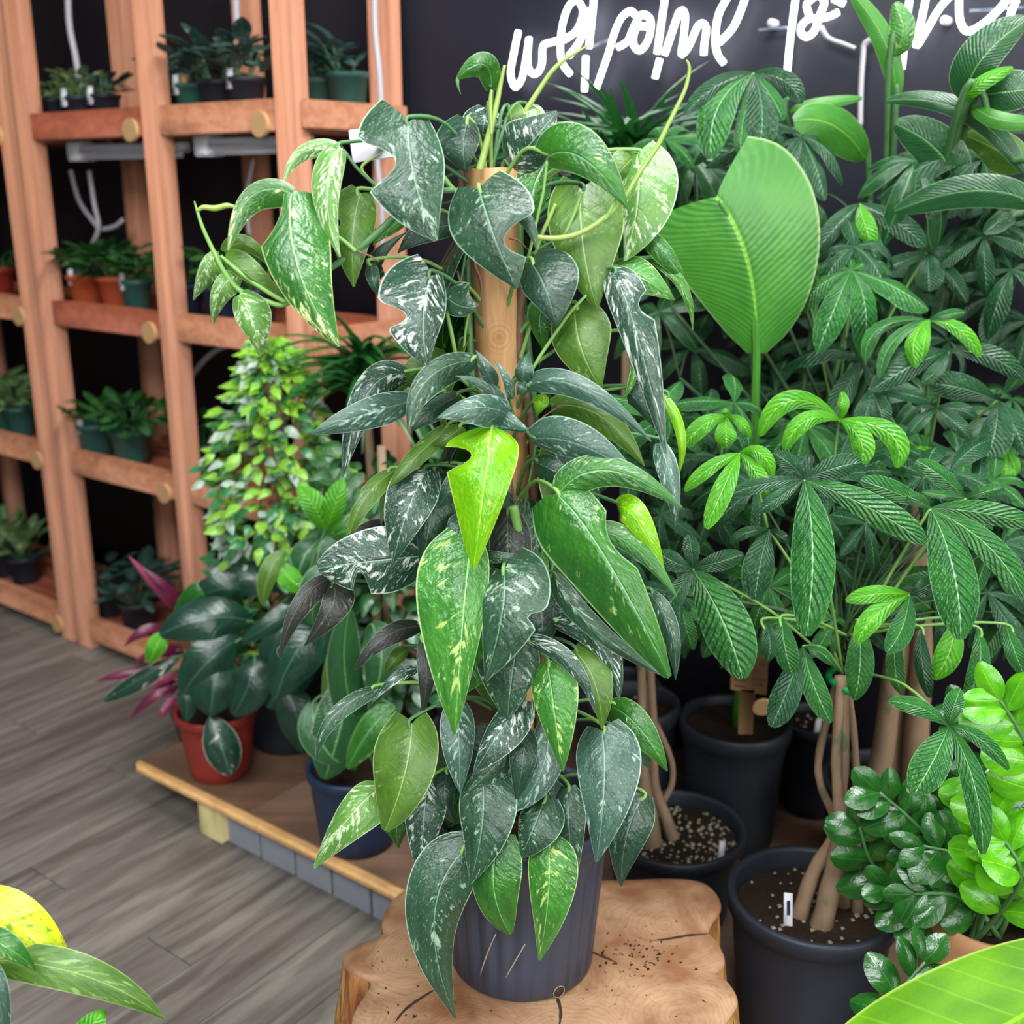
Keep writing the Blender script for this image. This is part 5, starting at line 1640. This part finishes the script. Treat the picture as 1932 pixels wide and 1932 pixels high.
# ---- second dark shrub behind the climbing plant
q = PY(725, 1000, 2.45)
c9 = V((q.x, q.y, PZ0))
shr = thing('leafy_shrub', 'dark leafy shrub with scattered pale leaves behind the climbing plant', 'plant', c9)
nursery_pot(shr, c9, .10, .12, .24, BLACKPOT, 0, .012, 32, .9)
MB().tube([c9 + V((0, 0, .2)), c9 + V((0, 0, .9))], .01, 7).build('trunk', BARKT, shr)
for i in range(280):
    z = random.uniform(.40, 1.02)
    a = random.uniform(0, 6.283)
    rr = random.uniform(.03, .14)
    p = V((c9.x + rr * 1.1 * math.cos(a), c9.y + rr * .8 * math.sin(a), z))
    put(leaflet_mesh(random.choice([HERB, HERB, FICD, HERB, FICW, GRAS]), 'small'), 'leaf', shr, p, V((math.cos(a), math.sin(a) - .3, random.uniform(-.8, .6))), V((0, -.6, .8)), random.uniform(.045, .075), 1.3)

# ---- spider plant
q = PY(690, 735, 2.76)
sp_b = V((q.x, q.y, q.z))
spd = thing('spider_plant', 'spider plant with long arching blades beside the end post', 'plant', V((q.x, q.y, PZ0)))
nursery_pot(spd, (q.x, q.y, PZ0), .08, .10, .24, BLACKPOT, 0, .012, 28, .9)
MB().tube(smooth_path([V((q.x, q.y, PZ0 + .2)), V((q.x + .01, q.y, .7)), sp_b + V((0, 0, -.02))], 5), .012, 8).build('trunk', BARKT, spd)
for i in range(70):
    a = random.uniform(0, 6.283)
    put(leaflet_mesh(GRAS, 'blade'), 'blade', spd, sp_b + V((random.uniform(-.02, .02), random.uniform(-.02, .02), random.uniform(-.06, .04))), V((math.cos(a) + .25, -abs(math.sin(a)) * .5 + .1, random.uniform(-.1, .9))), V((0, 0, 1)), random.uniform(.16, .27), random.uniform(.8, 1.4))

# ---- rubber plant in the red pot
c10 = V((-.757, 2.585, PZ0))
rub = thing('rubber_plant', 'rubber plant with dark white-edged leaves in a red pot on the platform corner', 'plant', c10)
nursery_pot(rub, c10, .075, .102, .185, REDPOT, 0, .008, 40, .9)
s10 = c10 + V((.01, 0, .17))
MB().tube(smooth_path([s10, s10 + V((.02, .02, .15)), s10 + V((.05, .03, .3))], 5), .008, 8).build('stem', BROWN, rub)
h10 = s10 + V((.03, .01, .14))
for b, m_, t_, wl, wr, mat, y0, y1 in [
    ((397, 1352), (418, 1410), (434, 1464), 36, 38, RUBV, 2.47, 2.44), ((338, 1238), (270, 1278), (196, 1322), 16, 22, RUBV, 2.52, 2.50), ((345, 1285), (352, 1320), (352, 1362), 18, 20, RUBB, 2.48, 2.46),
    ((478, 1175), (395, 1165), (302, 1198), 45, 42, RUBB, 2.55, 2.48), ((455, 1205), (400, 1240), (345, 1310), 46, 50, RUBB, 2.52, 2.45), ((420, 1235), (405, 1290), (398, 1350), 55, 55, RUBB, 2.50, 2.45),
    ((470, 1120), (420, 1110), (350, 1140), 30, 32, RUBB, 2.6, 2.58), ((312, 1192), (296, 1218), (280, 1252), 20, 20, PACL, 2.5, 2.48), ((520, 1150), (545, 1230), (505, 1335), 62, 62, RUBB, 2.55, 2.48),
    ((480, 1240), (470, 1290), (440, 1350), 45, 45, RUBB, 2.5, 2.46), ((560, 1110), (470, 1090), (400, 1130), 35, 35, RUBB, 2.62, 2.6), ((530, 1290), (560, 1350), (570, 1420), 40, 40, RUBB, 2.5, 2.48),
    ((420, 1130), (380, 1120), (330, 1170), 26, 30, ZZLF, 2.6, 2.58)]:
    blade(rub, 'O', b, m_, t_, wl, wr, y0, y1, mat, 'leaf', h10, .003, STEMD, a=.6, e=.55)

# ---- philodendron in the navy pot
c11 = V((-.36, 2.27, PZ0))
phi = thing('philodendron', 'philodendron with dark and lime leaves in a navy pot beside the climbing plant', 'plant', c11)
nursery_pot(phi, c11, .085, .105, .20, NAVYPOT, 12, .01, 48, .9)
s11 = c11 + V((0, 0, .18))
MB().tube(smooth_path([s11, s11 + V((-.03, .01, .2)), s11 + V((-.10, .02, .45))], 5), .008, 8).build('stem', STEMD, phi)
for b, m_, t_, wl, wr, mat, y0, y1 in [
    ((612, 1000), (592, 955), (560, 918), 26, 22, PACL, 2.3, 2.28), ((614, 1000), (632, 955), (648, 903), 20, 26, PACL, 2.3, 2.28), ((537, 1042), (508, 1080), (496, 1142), 20, 18, OLIV, 2.3, 2.27),
    ((528, 1060), (548, 1092), (578, 1112), 24, 22, PACL, 2.3, 2.28), ((690, 1420), (652, 1280), (660, 1150), 38, 36, PARD, 2.2, 2.15), ((640, 1400), (618, 1300), (640, 1190), 16, 12, BROWN, 2.22, 2.2),
    ((660, 1280), (640, 1380), (612, 1470), 55, 60, PARD, 2.2, 2.15), ((742, 1335), (700, 1375), (655, 1450), 30, 36, GREE, 2.12, 2.08), ((600, 1020), (570, 1060), (560, 1120), 30, 34, PARD, 2.32, 2.3),
    ((640, 1080), (600, 1110), (590, 1180), 36, 40, PARD, 2.25, 2.22), ((620, 1180), (560, 1230), (520, 1320), 50, 55, RUBB, 2.25, 2.2), ((700, 1180), (720, 1240), (700, 1330), 40, 40, PARD, 2.2, 2.15),
    ((590, 1330), (600, 1390), (640, 1440), 36, 40, PARD, 2.2, 2.15), ((640, 1010), (640, 1060), (660, 1130), 40, 36, PARD, 2.3, 2.28), ((560, 1130), (520, 1170), (455, 1210), 20, 22, RUBB, 2.3, 2.25),
    ((620, 1020), (660, 1000), (720, 1010), 30, 30, GREE, 2.3, 2.28), ((720, 1480), (740, 1530), (750, 1590), 30, 30, GREE, 2.1, 2.06)]:
    k_ = s11 + V((-.03, .01, .2)) if b[1] > 1130 else s11 + V((-.10, .02, .42))
    blade(phi, 'O', b, m_, t_, wl, wr, y0, y1, mat if mat is not BROWN else OLIV, 'leaf', k_, .0035, STEMD, a=.5, e=.6, lobe=.2)

# ---- purple-leaved plant on the floor
c12 = SD(-2.475, 1.80, 0)
pur = thing('purple_plant', 'purple and pink leaved plant on the floor behind the platform corner', 'plant', c12)
nursery_pot(pur, c12, .06, .08, .14, BLACKPOT, 0, .008, 28, .9)
for b, m_, t_, w_, mat in [((345, 1160), (295, 1105), (243, 1050), 11, PINK), ((350, 1170), (320, 1120), (268, 1072), 13, PURP), ((330, 1275), (265, 1268), (180, 1285), 14, PURP), ((335, 1265), (290, 1285), (215, 1278), 10, PINK),
                           ((338, 1290), (295, 1310), (245, 1355), 13, PURP), ((340, 1300), (315, 1335), (298, 1350), 10, PINK), ((330, 1200), (280, 1190), (235, 1220), 14, PURP), ((345, 1230), (300, 1230), (255, 1250), 14, PURP)]:
    blade(pur, 'O', b, m_, t_, w_, w_, 2.78, 2.72, mat, 'leaf', c12 + V((0, 0, .12)), .0025, STEMD, a=.4, e=.8)

# ================================================================ FOREGROUND LEAVES, LOWER LEFT
c13 = V((-.74, 1.0, 0))
fl = thing('yellow_leaf_plant', 'foreground plant with yellow and olive arrow leaves in a dark pot', 'plant', c13)
nursery_pot(fl, c13, .11, .14, .30, BLACKPOT, 0, .012, 36, .9)
s13 = c13 + V((0, 0, .28))
MB().tube(smooth_path([s13, s13 + V((.01, 0, .2)), s13 + V((.03, .02, .36))], 5), .008, 8).build('stem', STEM, fl)
h13 = s13 + V((.02, .01, .3))
for b, m_, t_, wl, wr, mat, y0, y1 in [
    ((-70, 1690), (40, 1752), (135, 1822), 60, 62, YELL, 1.13, 1.13), ((-60, 1810), (150, 1838), (310, 1922), 42, 44, OLIV, 1.10, 1.12), ((-50, 1760), (10, 1785), (68, 1830), 26, 30, GREE, 1.08, 1.07),
    ((-40, 1800), (-4, 1880), (8, 1990), 30, 26, SILV, 1.06, 1.05), ((110, 2020), (165, 1945), (200, 1905), 34, 30, PACL, 1.1, 1.1)]:
    blade(fl, 'O', b, m_, t_, wl, wr, y0, y1, mat, 'leaf', h13, .004, STEM, a=.5, e=.85, roll=0)
